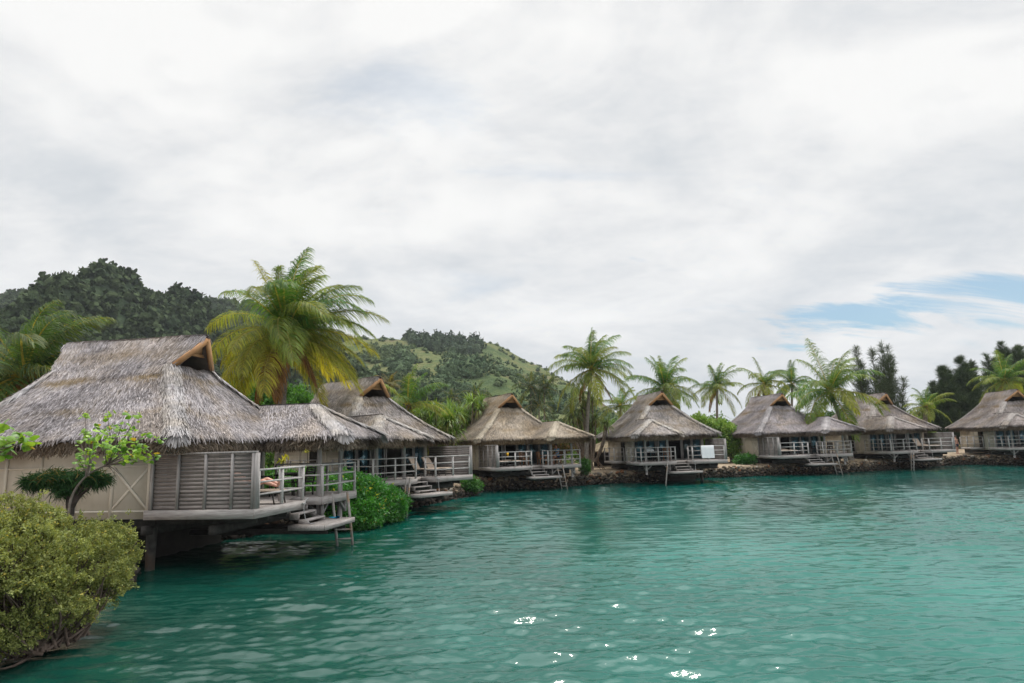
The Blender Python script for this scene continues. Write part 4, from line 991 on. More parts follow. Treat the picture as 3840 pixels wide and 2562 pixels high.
def broad_tree():
    r = np.random.default_rng(14); base = at(262, 1960, 13.0); root = empty('sea_hibiscus_tree', base, 0, 'small crooked tree with bright lime green heart shaped leaves in front of the nearest bungalow', 'tree')
    tb = MB(); tips = []
    def q(u, v, y=13.0): return at(u, v, y) - base
    main = [q(262, 2100), q(258, 1930), q(275, 1850), q(330, 1780), q(400, 1745)]
    mp = np.array(main); tb.tube(smooth_poly3(mp), np.linspace(.030, .014, 25), 8)
    ends = [(320, 1555), (402, 1556), (470, 1545), (510, 1565), (355, 1600), (420, 1600), (505, 1605), (300, 1655), (350, 1660), (395, 1640), (450, 1650), (490, 1660), (555, 1632), (600, 1648), (420, 1690), (500, 1700), (545, 1705), (585, 1712), (340, 1700), (295, 1722), (345, 1735), (410, 1720), (455, 1670), (370, 1625), (330, 1640), (520, 1690), (400, 1665), (440, 1710)]
    for (u, v) in ends:
        yy = 13.0 + r.normal(0, .4); e = q(u, v, yy); s = main[-1] if u > 360 else main[-2]; s = np.array(s) + r.normal(0, .02, 3)
        m_ = s * .45 + e * .55 + np.array((r.normal(0, .05), r.normal(0, .05), -.06)); tb.tube(bez(s, m_, e, 8), np.linspace(.014, .004, 8), 5); tips.append(e)
        tips.append(bez(s, m_, e, 8)[5])
    for (u, v) in ((455, 1790), (440, 1800), (560, 1690), (590, 1740)):
        e = q(u, v); s = np.array(main[-1]); tb.tube(bez(s, (s + e) / 2 + (0, 0, .08), e, 8), np.linspace(.01, .003, 8), 5)
    V = np.concatenate(tb.V); k = r.random((len(V), 1)); tb.build('trunk', MATS['bark'], root, True, np.array((.10, .085, .075)) * (1 - k) + np.array((.22, .19, .17)) * k)
    parts = heart_leaves(np.array(tips), 7, r, .078); V, Fq, Cc = join(parts); mesh_np('crown', V, Fq, MATS['leaf'], root, Cc)
def smooth_poly3(P, n=6):
    o = []
    for i in range(len(P) - 1):
        p0, p1, p2, p3 = P[max(i - 1, 0)], P[i], P[i + 1], P[min(i + 2, len(P) - 1)]
        for k in range(n):
            s = k / n; o.append(.5 * ((2 * p1) + (-p0 + p2) * s + (2 * p0 - 5 * p1 + 4 * p2 - p3) * s * s + (-p0 + 3 * p1 - 3 * p2 + p3) * s ** 3))
    o.append(P[-1]); return np.array(o)
def heart_leaves(tips, n, r, size=.085):
    N = len(tips) * n; C0 = np.repeat(tips, n, 0) + r.normal(0, .045, (N, 3)); a = r.uniform(0, 6.28, N)
    D = unit(np.column_stack([np.cos(a), np.sin(a), r.uniform(-1.4, -.1, N)])); up = unit(np.column_stack([r.normal(0, .3, N), r.normal(0, .3, N), np.ones(N)])); sd_ = unit(np.cross(D, up)); nn = np.cross(sd_, D)
    s = size * r.uniform(.6, 1.2, N); prof = [(-.15, .28, 0), (.05, .62, .06), (.35, .70, .08), (.7, .42, .0), (1.0, .03, -.12)]
    parts = []
    k = r.random((N, 1)); c = np.array((.08, .22, .02)) * (1 - k) + np.array((.32, .50, .08)) * k; c[r.random(N) < .02] = (.42, .30, .05)
    for sg in (-1, 1):       # two halves folded along the midrib
        C = []; Wd = []
        for (l_, w_, h_) in prof:
            mid = C0 + D * (l_ * s)[:, None] + nn * (h_ * s)[:, None]; edge = mid + sd_ * (sg * w_ * s)[:, None] - nn * (.25 * w_ * s)[:, None]
            C.append((mid + edge) / 2); Wd.append((edge - mid) / 2)
        parts.append(ribbons(np.stack(C, 1), np.stack(Wd, 1), c))
    return parts
broad_tree()
def edge_branch():
    r = np.random.default_rng(15); base = at(-90, 1700, 9.0); root = empty('sea_hibiscus_branch', base, 0, 'lime green leafy branch poking in at the left edge under the nearest roof', 'branch')
    tb = MB(); tips = []
    for (u, v) in ((5, 1595), (10, 1650), (60, 1635), (100, 1655), (15, 1700), (30, 1670), (85, 1640), (-20, 1620), (-30, 1670)):
        e = at(u, v, 9.0 + r.normal(0, .2)) - base; tb.tube(bez((0, 0, 0), e * .5 + (0, 0, -.05), e, 8), np.linspace(.012, .004, 8), 5); tips.append(e)
    V = np.concatenate(tb.V); tb.build('twig', MATS['bark'], root, True, np.tile((.13, .11, .09), (len(V), 1)))
    V, Fq, Cc = join(heart_leaves(np.array(tips), 7, r, .095)); mesh_np('foliage', V, Fq, MATS['leaf'], root, Cc)
edge_branch()
def tuft():
    r = np.random.default_rng(16); base = at(230, 1950, 13.8); root = empty('casuarina_shrub', base, 0, 'dark green drooping needle tuft against the beige wall of the nearest bungalow', 'shrub')
    n = 6500; cen = [(150, 1800, .30), (210, 1790, .32), (270, 1795, .34), (330, 1790, .30), (365, 1800, .22), (120, 1810, .18), (250, 1835, .3)]
    P = []
    for (u, v, s) in cen: P.append(at(u, v, 13.8) - base + unit(r.normal(size=(n // 7, 3))) * r.random((n // 7, 1)) ** .5 * s * 1.0 * np.array((1, 1, .5)))
    P = np.concatenate(P); m = len(P); D = unit(np.column_stack([r.normal(.25, .7, m), r.normal(0, .4, m), r.uniform(-.7, .7, m)])); Ll = r.uniform(.10, .26, m)
    C = np.stack([P, P + D * (Ll * .5)[:, None], P + D * Ll[:, None] + np.array((0, 0, -.05))], 1); sd_ = unit(np.cross(D, r.normal(size=(m, 3)))); k = r.random((m, 1))
    c = np.array((.008, .034, .013)) * (1 - k) + np.array((.035, .085, .025)) * k; br = (r.random(m) < .12) & (P[:, 2] > np.median(P[:, 2])); c[br] = (.13, .10, .03)
    V, Fq, Cc = ribbons(C, sd_[:, None] * np.array((.006, .007, .002))[None, :, None], c); mesh_np('foliage', V, Fq, MATS['needle'], root, Cc)
    tb = MB(); q = lambda u, v: at(u, v, 13.7) - base
    for k in range(9): tb.tube(bez(q(262 + r.normal(0, 5), 1935), q(265 + r.normal(0, 12), 1860), q(300 + r.normal(0, 35), 1790 + r.normal(0, 10)), 10), np.linspace(.05, .012, 10), 6)
    V = np.concatenate(tb.V); tb.build('trunk', MATS['bark'], root, True, np.tile((.05, .042, .038), (len(V), 1)))
tuft()

# ------------------------------------------------------------------ hills
def vnoise(X, Y, seed, sc):
    r = np.random.default_rng(seed); T_ = r.random((64, 64)); x = X * sc; y = Y * sc; xi = np.floor(x).astype(int); yi = np.floor(y).astype(int); fx = x - xi; fy = y - yi
    fx = fx * fx * (3 - 2 * fx); fy = fy * fy * (3 - 2 * fy); g = lambda a, b: T_[a % 64, b % 64]
    return (g(xi, yi) * (1 - fx) + g(xi + 1, yi) * fx) * (1 - fy) + (g(xi, yi + 1) * (1 - fx) + g(xi + 1, yi + 1) * fx) * fy - .5
def hill(name, sil, rb, rr, low, seed, mat, ridge_amp, kexp=1.15):
    """terrain sheet whose skyline follows the photographed ridge; sil: (u, v) points of the skyline"""
    sil = np.array(sil, float); D = np.array([ray(u, v) for u, v in sil]); az = np.arctan2(D[:, 0], D[:, 1]); tn = D[:, 2] / np.hypot(D[:, 0], D[:, 1])
    na = 420; A = np.linspace(az.min(), az.max(), na); TN = np.interp(A, az, tn)
    nr_ = 200; q = np.concatenate([np.linspace(0, 1, nr_), 1 + np.linspace(.02, .8, 30)]); n_ = len(q)
    AA, QQ = np.meshgrid(A, q); RR = rb + (rr - rb) * QQ; X = RR * np.sin(AA); Y = RR * np.cos(AA); H = TN * rr
    z = H[None] * np.where(QQ <= 1, np.clip(QQ, 0, 1) ** kexp, np.cos((QQ - 1) * 1.3) ** 1.0)
    env = np.sin(np.clip(QQ, 0, 1) * math.pi) ** .8
    sp1 = np.abs(vnoise(X + .45 * Y, Y * .5, seed, 1 / 75)) * -2 + .5; sp2 = vnoise(X, Y, seed + 1, 1 / 24); sp3 = vnoise(X, Y, seed + 2, 1 / 9)
    z = z + env * ridge_amp * (sp1 * 1.0 + sp2 * .42) + sp3 * 2.2 * (QQ > .05)
    # keep the skyline where it is seen
    tan = (z - CAMH) / RR; mxx = tan.max(axis=0); kk = TN - low / rr
    k_ = np.clip(kk / np.maximum(mxx, 1e-3), .2, 3); z = CAMH + (z - CAMH) * (1 + (k_[None] - 1) * np.clip(QQ * 4, 0, 1))
    G = np.stack([X, Y, z], -1); mb = MB(); mb.grid(G[:, ::-1]); o = mb.build(name, mat, smooth=True); tag(o, kind='structure'); return G, q
def m_hill(name, stops, sc=.02):
    m, t = newmat(name); geo = t.add('ShaderNodeNewGeometry'); P_ = geo.outputs['Position']
    n = t.noise(P_, sc, 7, .62); n2 = t.noise(P_, sc * 7, 5, .65); f = t.math('ADD', t.math('MULTIPLY', n, .65), t.math('MULTIPLY', n2, .35))
    p = princ(t, t.ramp(f, stops), .95, .05, bump(t, n2, 3, .6)); out(t, p.outputs[0]); return m
mh1 = m_hill('dark_forest_floor', [(.35, (.035, .055, .035)), (.5, (.055, .08, .042)), (.62, (.09, .105, .06))])
mh2 = m_hill('grassy_slope', [(.38, (.06, .09, .04)), (.47, (.09, .12, .048)), (.55, (.145, .15, .065)), (.64, (.12, .095, .065))], .035)
cm = lambda x, y: (x / 2.448, 900 + y / 2.448)
SIL1 = [(-900, 1090), (-400, 1050)] + [cm(x, y) for x, y in ((0, 345), (150, 345), (300, 335), (440, 320), (620, 338), (740, 345), (790, 275), (870, 210), (940, 190), (1000, 222), (1060, 240), (1150, 225), (1240, 275), (1290, 335), (1330, 372), (1480, 420), (1590, 360), (1640, 345), (1750, 392), (1830, 415), (1920, 425), (2120, 435), (2350, 475))] + [(1100, 1150), (1250, 1200), (1400, 1245), (1560, 1300), (1750, 1420), (1900, 1540), (2050, 1640)]
cr_ = lambda x, y: (1200 + x / 2.35, 1150 + y / 2.35)
SIL2 = [(700, 1480), (900, 1350), (1150, 1260)] + [cr_(x, y) for x, y in ((380, 195), (450, 220), (580, 210), (720, 228), (900, 236), (1180, 245), (1300, 272), (1430, 262), (1490, 252), (1560, 272), (1620, 300), (1720, 360), (1830, 420), (1950, 470), (2060, 545), (2200, 612))] + [(2230, 1465), (2340, 1540), (2480, 1640), (2600, 1680)]
H1, q1 = hill('mountain', SIL1, 150, 620, 14.5, 31, mh1, 120)
H2, q2 = hill('hill', SIL2, 130, 430, 5.0, 51, mh2, 12, 1.05)
def forest(name, Gs, count, seed, cardn, size, cA, cB, label, sel, cs=1.0, hs=1.0):
    r = np.random.default_rng(seed); G, q = Gs; a, b = G.shape[:2]; i = r.integers(2, np.searchsorted(q, 1.03), count * 4); j = r.integers(0, b, count * 4); P = G[i, j] + 0.
    pr = sel(P, q[i], r, j / b); keep = r.random(len(P)) < pr; P = P[keep][:count]; ii = q[i][keep][:count]
    N = len(P); s = size * r.uniform(.6, 1.4, N); d = unit(r.normal(size=(N, cardn, 3))); d[..., 2] = np.abs(d[..., 2])
    C0 = P[:, None] + d * (s[:, None, None]) * np.array((.9, .9, 1.05 * hs)) * r.uniform(.75, 1.2, (N, cardn, 1))
    C0 = C0.reshape(-1, 3); M = len(C0); ss = np.repeat(s, cardn) * .42 * cs * r.uniform(.6, 1.3, M)
    D = unit(r.normal(size=(M, 3)) + np.array((0, 0, .6))); sd_ = unit(np.cross(D, r.normal(size=(M, 3))))
    C = np.stack([C0 - D * ss[:, None] * .5, C0, C0 + D * ss[:, None] * .7], 1); Wd = sd_[:, None] * np.array((.35, .55, .12))[None, :, None] * ss[:, None, None]
    k = np.repeat(r.random((N, 1)), cardn, 0) * .65 + r.random((M, 1)) * .35
    lo = vnoise(P[:, 0], P[:, 1], seed, 1 / 40); k = np.clip(k + np.repeat(lo, cardn)[:, None] * .8, 0, 1)
    V, Fq, Cc = ribbons(C, Wd, np.array(cA) * (1 - k) + np.array(cB) * k)
    kb = np.clip(r.random((N, 1)) + lo[:, None] * .8, 0, 1); V2, F2, C2 = rocks(P + np.array((0, 0, .35 * size * hs)), s * .66, (np.array(cA) * (1 - kb) + np.array(cB) * kb) * .9, seed, hs * .9)
    F2 = np.column_stack([F2, F2[:, 2]]); o = mesh_np(name, np.concatenate([V, V2]), [Fq, F2[:, :3] + len(V)], MATS['canopy'], None, np.concatenate([Cc, C2]), True); tag(o, label, 'forest', kind='stuff')
forest('mountain_forest', (H1, q1), 21000, 5, 24, 2.6, (.030, .056, .029), (.088, .122, .055), 'dark forest covering the mountain on the left', lambda P, q, r, j: np.full(len(P), .95))
TM2 = ((H2[..., 2] - CAMH) / np.hypot(H2[..., 0], H2[..., 1])).max(axis=0)
def elev(P, j): return (P[:, 2] - CAMH) / np.hypot(P[:, 0], P[:, 1]), TM2[np.clip((j * len(TM2)).round().astype(int), 0, len(TM2) - 1)]
def scrubsel(P, q, r, j):
    e, m = elev(P, j); f = e / m; u = 1920 + F * P[:, 0] / P[:, 1]
    return np.clip(.95 - f * 1.15 + vnoise(P[:, 0], P[:, 1], 9, 1 / 20) * 1.5 - .8 * np.clip((u - 1720) / 300, 0, 1) * (f > .25), .02, 1)
forest('hill_scrub', (H2, q2), 11000, 6, 20, 1.4, (.07, .11, .055), (.15, .20, .09), 'green scrub and bushes covering the lower hill', scrubsel)
def topsel(P, q, r, j):
    e, m = elev(P, j); u = 1920 + F * P[:, 0] / P[:, 1]; dv = (m - e) * F; lim = (34 + 60 * vnoise(P[:, 0], P[:, 1], 21, 1 / 14)) * np.clip(1 - np.abs((u - 1650) / 165) ** 2, 0, 1) + 28 * np.exp(-((u - 1775) / 30) ** 2)
    return ((u > 1515) & (u < 1800) & (dv < lim) & (q < 1.02)) * 1.0
forest('hilltop_trees', (H2, q2), 900, 7, 40, 2.6, (.045, .075, .045), (.10, .135, .075), 'clump of dark trees along the top of the hill', topsel, .8, 1.9)
def ridgesel(P, q, r, j):
    u = 1920 + F * P[:, 0] / P[:, 1]; return ((q > .97) & (((u > -50) & (u < 300)) | ((u > 400) & (u < 560)) | ((u > 640) & (u < 1000)))) * 1.0
forest('ridge_trees', (H1, q1), 240, 8, 34, 5.0, (.035, .055, .04), (.085, .105, .07), 'row of trees standing on the mountain ridge', ridgesel, .75, 1.5)
def roundbush(P, q, r, j): return np.full(len(P), .3) * (q < .6)
forest('hill_tree_crowns', (H2, q2), 130, 10, 240, 4.4, (.07, .12, .065), (.14, .20, .10), 'round pale green tree crowns on the lower hill', roundbush, .32)

# ------------------------------------------------------------------ furniture and people
def lounger(name, pos, rz, back, label, group):
    root = empty(name, pos, rz, label, 'sun lounger', group)
    f = MB()
    for x in (-.3, .3): f.bar((x, -.95, .30), (x, .3, .30), .035); f.bar((x, .3, .30), (x, .3 + .75 * math.cos(back), .30 + .75 * math.sin(back)), .035)
    for y in (-.95, .3): f.bar((-.3, y, .30), (.3, y, .30), .03)
    f.build('frame', MATS['darkcloth'], root)
    for x in (-.3, .3):
        for y, dy in ((-.75, -.08), (.25, .12)): g = MB(); g.bar((x, y, .29), (x, y + dy, 0), .03); g.build('leg', MATS['darkcloth'], root)
    def pad(y0, z0, y1, z1, nm):
        n = 8; G = []
        for i in range(n + 1):
            s = i / n; y = y0 + (y1 - y0) * s; zc = z0 + (z1 - z0) * s + .035 * math.sin(s * math.pi) ** .3
            G.append([(-.29, y, zc - .05), (-.29, y, zc - .01), (-.25, y, zc), (0, y, zc + .01), (.25, y, zc), (.29, y, zc - .01), (.29, y, zc - .05), (-.29, y, zc - .05)])
        m_ = MB(); m_.grid(np.array(G)); m_.build(nm, MATS['tan'], root, True)
    pad(-.97, .37, .30, .37, 'seat_cushion'); pad(.30, .37, .30 + .75 * math.cos(back), .37 + .75 * math.sin(back), 'back_cushion')
    return root
def chair(name, pos, rz, label, mat='darkcloth', group='dining chairs on the decks'):
    root = empty(name, pos, rz, label, 'chair', group); M_ = MATS[mat]
    for x in (-.22, .22):
        for y in (-.2, .22): g = MB(); g.bar((x, y, 0), (x, y, .42), .04); g.build('leg', M_, root)
    g = MB(); g.box(-.26, .26, -.24, .24, .42, .47); g.build('seat', M_, root)
    g = MB(); g.bar((-.23, .24, .45), (-.23, .32, .92), .04); g.bar((.23, .24, .45), (.23, .32, .92), .04); g.box(-.22, .22, .30, .33, .88, .93)
    for k in range(7): z0 = .52 + k * .06; yy = .255 + (z0 - .47) * .17; g.box(-.22, .22, yy - .012, yy + .012, z0, z0 + .045)
    g.build('backrest', M_, root)
    for x in (-.26, .26): g = MB(); g.bar((x, -.2, .65), (x, .28, .65), .04); g.bar((x, -.2, .44), (x, -.2, .65), .035); g.build('armrest', M_, root)
def table(name, pos, rz, label, mat='darkcloth'):
    root = empty(name, pos, rz, label, 'table', 'tables on the dining decks'); g = MB(); n = 28
    G = np.array([[(rr_ * math.cos(a), rr_ * math.sin(a), zz_) for a in np.linspace(0, 2 * math.pi, n + 1)] for rr_, zz_ in ((0.001, .70), (.42, .70), (.44, .685), (.42, .66), (.001, .66))]); g.grid(G); g.build('tabletop', MATS[mat], root)
    for x, y in ((-.25, -.25), (.25, -.25), (-.25, .25), (.25, .25)): g = MB(); g.bar((x, y, .67), (x * 1.15, y * 1.15, 0), .035); g.build('leg', MATS[mat], root)
def yaw(k, extra=0): return BUNG[k][2] + extra
GL = 'tan and dark sun loungers on the decks'
lounger('sun_lounger', L(1, -1.45, -2.78), yaw(1), R(40), 'dark sun lounger carrying the bather on the nearest deck', GL)
lounger('sun_lounger', L(2, -1.05, -2.2), yaw(2, R(14)), R(58), 'tan sun lounger nearer the railing post on the second bungalow deck', GL)
lounger('sun_lounger', L(2, -1.95, -2.3), yaw(2, R(8)), R(52), 'tan sun lounger nearer the slatted screen on the second bungalow deck', GL)
lounger('sun_lounger', L(3, -2.2, -2.3), yaw(3), R(4), 'flat sun lounger by the slatted screen on the third bungalow deck', GL)
lounger('sun_lounger', L(3, -1.2, -2.3), yaw(3), R(4), 'flat sun lounger by the dark doorway on the third bungalow deck', GL)
lounger('sun_lounger', L(5, -2.2, -2.3), yaw(5), R(52), 'upright sun lounger beside the screen on the fifth bungalow deck', GL)
lounger('sun_lounger', L(5, -1.3, -2.3), yaw(5), R(10), 'flat sun lounger away from the screen on the fifth bungalow deck', GL)
lounger('sun_lounger', L(6, -1.1, -2.3), yaw(6), R(58), 'upright sun lounger away from the screen on the sixth bungalow deck', GL)
lounger('sun_lounger', L(6, -2.0, -2.3), yaw(6), R(10), 'flat sun lounger beside the screen on the sixth bungalow deck', GL)
chair('dining_chair', L(1, 1.35, -1.5), yaw(1, R(20)), 'dark wicker armchair on the left of the nearest dining deck')
chair('dining_chair', L(1, 1.7, -2.7), yaw(1, R(170)), 'dark wicker armchair behind the corner post of the nearest dining deck')
table('round_table', L(1, 1.9, -2.0), 0, 'dark round table on the nearest dining deck')
chair('dining_chair', L(2, 1.3, -1.5), yaw(2, R(-60)), 'dark armchair before the curtain on the second bungalow dining deck')
chair('dining_chair', L(2, 2.4, -1.7), yaw(2, R(70)), 'dark armchair at the far left of the second bungalow dining deck')
table('round_table', L(2, 1.9, -2.1), 0, 'dark round table on the second bungalow dining deck')
chair('dining_chair', L(3, .15, -1.5), yaw(3, R(10)), 'varnished brown wooden chair by the steps of the third bungalow', 'brownwood')
table('round_table', L(3, 2.0, -2.0), 0, 'brown wooden table on the third bungalow dining deck', 'brownwood')
chair('dining_chair', L(3, 1.3, -2.0), yaw(3, R(90)), 'brown wooden chair left of the table on the third dining deck', 'brownwood')
chair('dining_chair', L(3, 2.6, -1.9), yaw(3, R(-80)), 'brown wooden chair under the man in the blue shirt', 'brownwood')
chair('dining_chair', L(4, .6, -1.6), yaw(4, R(-20)), 'brown chair beside the curtain of the towel bungalow', 'brownwood')
table('round_table', L(4, 2.3, -2.4), 0, 'dark round table on the towel bungalow deck')
chair('dining_chair', L(4, 1.6, -2.2), yaw(4, R(-80)), 'dark armchair right of the table on the towel bungalow deck')
chair('dining_chair', L(5, 1.2, -2.1), yaw(5, R(70)), 'dark armchair left of the table on the fifth dining deck')
chair('dining_chair', L(5, 2.5, -2.1), yaw(5, R(-70)), 'dark armchair right of the table on the fifth dining deck')
table('round_table', L(5, 1.85, -2.1), 0, 'dark round table on the fifth dining deck')
chair('dining_chair', L(6, 2.3, -1.9), yaw(6, R(60)), 'dark armchair on the sixth dining deck')
table('round_table', L(6, 1.6, -2.1), 0, 'dark round table on the sixth dining deck')
# bundle on the table of the towel bungalow
def cloth_bundle(pos):
    r = np.random.default_rng(4); n = 26; G = []
    for i in range(12):
        s = i / 11; rad = .30 * math.sin(s * math.pi * .5) ** .7 + .001
        G.append([(rad * (1 + .12 * math.sin(5 * a + 3 * s)) * math.cos(a) * 1.2, rad * (1 + .1 * math.sin(4 * a)) * math.sin(a), .24 * math.cos(s * math.pi * .5) ** .8 + .012 * math.sin(7 * a)) for a in np.linspace(0, 2 * math.pi, n)])
    g = MB(); g.grid(np.array(G)); o = g.build('towel_bundle', MATS['white_cloth'], None, True); o.location = tuple(pos); tag(o, 'crumpled white and blue towel on the table of the towel bungalow', 'towel')
cloth_bundle(L(4, 2.3, -2.4, .705))
# white towel over the rail
def towel():
    y0 = TP['yf'] + .06; G = []; xs = np.linspace(-2.10, -1.12, 30)
    prof = [(.06, .38), (.055, .6), (.05, .9), (.046, 1.005), (.02, 1.035), (-.02, 1.035), (-.056, 1.0), (-.065, .8), (-.07, .5), (-.075, .14)]
    for dy, z in prof: G.append([(x, y0 + dy + .012 * math.sin(x * 19 + z * 4) * (1 - z * .8), z + WZ + .015 * (x + 1.6) * (1 if z < .9 else 0)) for x in xs])
    G = np.array(G); G[..., 0] *= -1
    g = MB(); g.grid(G); o = g.build('bath_towel', MATS['white_cloth'], None, True); bx, by, th = BUNG[4]; o.location = (bx, by, 0); o.rotation_euler = (0, 0, th)
    tag(o, 'white bath towel hung over the lounge deck rail of the fourth bungalow', 'towel')
towel()
# yellow cup beside the loungers of the third bungalow
def cup(pos, name, label, colr, r0=.055, h=.16):
    g = MB(); G = np.array([[(rr_ * math.cos(a), rr_ * math.sin(a), zz_) for a in np.linspace(0, 2 * math.pi, 17)] for rr_, zz_ in ((.001, 0), (r0 * .8, 0), (r0, h), (r0 * .9, h), (r0 * .75, .02), (.001, .02))]); g.grid(G)
    o = g.build(name, m_plain(name, colr, .4), None, True); o.location = tuple(pos); tag(o, label, 'cup')
table('side_table', L(3, -1.72, -2.7), 0, 'low dark table between the two flat loungers')
cup(L(3, -1.72, -2.7, .705), 'yellow_cup', 'tall yellow cup standing between the two flat loungers', (.75, .42, .02), .08, .24)
# blue fins on the nearest platform
def fins():
    root = empty('swim_fins', L(1, 1.0, -4.25, -.695), yaw(1), 'bright blue swimming fins lying on the nearest swim platform', 'swim fins'); blue = m_plain('blue_rubber', (.02, .38, .62), .45)
    for i, a in enumerate((.5, .85)):
        g = MB(); G = []
        for s in np.linspace(0, 1, 9):
            w = .055 + .05 * s; x = s * .5; c, d = math.cos(a), math.sin(a); h = .05 * max(0, 1 - s * 2.6) + .012
            G.append([(x * c - y * d + .05 * i, x * d + y * c, z_) for y, z_ in ((-w, .003), (-w * .8, h), (0, h * 1.25), (w * .8, h), (w, .003), (-w, .003))])
        g.grid(np.array(G)); g.build('fin', blue, root, True)
fins()

def skin_body(name, J, E, parent, mat, sub=2):
    """J: list of (pos, radius); E: edges; first joint is the root"""
    me = bpy.data.meshes.new(name); me.from_pydata([tuple(j[0]) for j in J], E, []); me.update()
    o = bpy.data.objects.new(name, me); COL.objects.link(o); o.parent = parent; me.materials.append(mat)
    s = o.modifiers.new('skin', 'SKIN'); s.use_smooth_shade = True; s.branch_smoothing = .6
    for i, j in enumerate(J):
        sv = me.skin_vertices[0].data[i]; rr_ = j[1]; sv.radius = (rr_, rr_) if isinstance(rr_, (int, float)) else rr_; sv.use_root = (i == 0)
    sb = o.modifiers.new('sub', 'SUBSURF'); sb.levels = sub; sb.render_levels = sub
    return o
def person(pos, rz, pose, label, shirt=None, shorts=(.03, .035, .06), hair=(.03, .02, .015)):
    root = empty('person', pos, rz, label, 'person'); J = []; E = []; idx = {}
    def j(n, p, r_, par=None):
        idx[n] = len(J); J.append((np.array(p, float), r_))
        if par is not None: E.append((idx[par], idx[n]))
    p = pose; j('pelvis', p['pelvis'], .125); j('waist', p['waist'], .115, 'pelvis'); j('chest', p['chest'], (.15, .12), 'waist'); j('neck0', p['neck'], .06, 'chest')
    nk = np.array(p['neck']); hd = np.array(p['head']); u = unit(hd - nk); j('skull', nk + u * .10, .065, 'neck0'); j('skull1', nk + u * .16, .085, 'skull'); j('skull2', hd, .085, 'skull1')
    fr = np.array(p['face']); j('nose', nk + u * .15 + fr * .095, .014, 'skull1')
    for s in ('L', 'R'):
        j('sh' + s, p['sh' + s], .062, 'chest'); j('el' + s, p['el' + s], .043, 'sh' + s); j('wr' + s, p['wr' + s], .028, 'el' + s)
        d = unit(np.array(p['wr' + s]) - np.array(p['el' + s])); sdv = unit(np.cross(d, (.1, .2, 1.))); w_ = np.array(p['wr' + s])
        j('palm' + s, w_ + d * .06, (.036, .018), 'wr' + s)
        for k, (o_, l_) in enumerate(((-.03, .07), (-.01, .085), (.01, .08), (.03, .06))):
            j('fa%d' % k + s, w_ + d * .095 + sdv * o_, .010, 'palm' + s); j('fb%d' % k + s, w_ + d * (.095 + l_) + sdv * o_ * 1.1 + np.array((0, 0, -.015)), .008, 'fa%d' % k + s)
        j('th' + s, w_ + d * .06 + sdv * .055, .010, 'palm' + s)
        j('hip' + s, p['hip' + s], .095, 'pelvis'); j('kn' + s, p['kn' + s], .062, 'hip' + s); kn = np.array(p['kn' + s]); an = np.array(p['an' + s])
        j('calf' + s, kn + (an - kn) * .3, .062, 'kn' + s); j('an' + s, an, .038, 'calf' + s); to = np.array(p['toe' + s]); j('ball' + s, an + (to - an) * .6, (.042, .028), 'an' + s); j('toe' + s, to, (.035, .016), 'ball' + s)
    body = skin_body('body', J, E, root, MATS['skin'])
    hm = m_plain('hair', hair, .6)
    r = np.random.default_rng(3); hc = hd - fr * .02 + u * .02; G = []
    V, Fc, _ = rocks(np.array([hc]), np.array([.112]), np.zeros((1, 3)), 2, 1.0); V = hc + (IV * .112); keep = [f for f in IF if ((IV[f].mean(0) @ fr) < .35 or (IV[f].mean(0) @ u) > .55) and (IV[f].mean(0) @ u) > -.5]
    mesh_np('hair', V, np.array(keep), hm, root, None, True)
    if shirt:
        S = [(J[idx['pelvis']][0], .135), (J[idx['waist']][0], .135), (J[idx['chest']][0], (.17, .14)), (J[idx['neck0']][0] * .6 + J[idx['chest']][0] * .4, .08)]
        for s in ('L', 'R'): S += [(J[idx['sh' + s]][0], .078), (J[idx['sh' + s]][0] * .35 + J[idx['el' + s]][0] * .65, .068)]
        skin_body('shirt', S, [(0, 1), (1, 2), (2, 3), (2, 4), (4, 5), (2, 6), (6, 7)], root, m_plain('shirt_cloth', shirt, .9, .1))
    S = [(J[idx['pelvis']][0], .142)]
    for s in ('L', 'R'): S += [(J[idx['hip' + s]][0], .112), (J[idx['hip' + s]][0] * .45 + J[idx['kn' + s]][0] * .55, .09)]
    skin_body('shorts', S, [(0, 1), (1, 2), (0, 3), (3, 4)], root, m_plain('shorts_cloth', shorts, .9, .1))
    for s in (-1, 1):
        sv = unit(np.cross(u, fr)); e = nk + u * .165 + fr * .082 + sv * s * .032; V = e + IV * .010; mesh_np('eye', V, IF, m_plain('eye', (.02, .015, .01), .2), body, None, True)
    return root
# bather lying on the nearest deck: feet towards the water (local -Y)
zb = .47
rec = dict(pelvis=(0, .22, zb), waist=(0, .40, zb + .12), chest=(0, .58, zb + .30), neck=(0, .74, zb + .48), head=(0, .86, zb + .66), face=(0, -.85, .5),
           shL=(-.19, .66, zb + .38), shR=(.19, .66, zb + .38), elL=(-.30, .45, zb + .18), elR=(.30, .45, zb + .18), wrL=(-.22, .22, zb + .10), wrR=(.22, .22, zb + .10),
           hipL=(-.10, .18, zb), hipR=(.10, .18, zb), knL=(-.12, -.26, zb + .18), knR=(.13, -.26, zb + .22), anL=(-.10, -.72, zb + .02), anR=(.08, -.70, zb + .05), toeL=(-.14, -.80, zb + .20), toeR=(.10, -.78, zb + .24))
person(L(1, -1.45, -2.86), yaw(1), rec, 'person reclining on the dark lounger behind the slatted screen, bare legs showing past it', shirt=None, shorts=(.10, .25, .28))
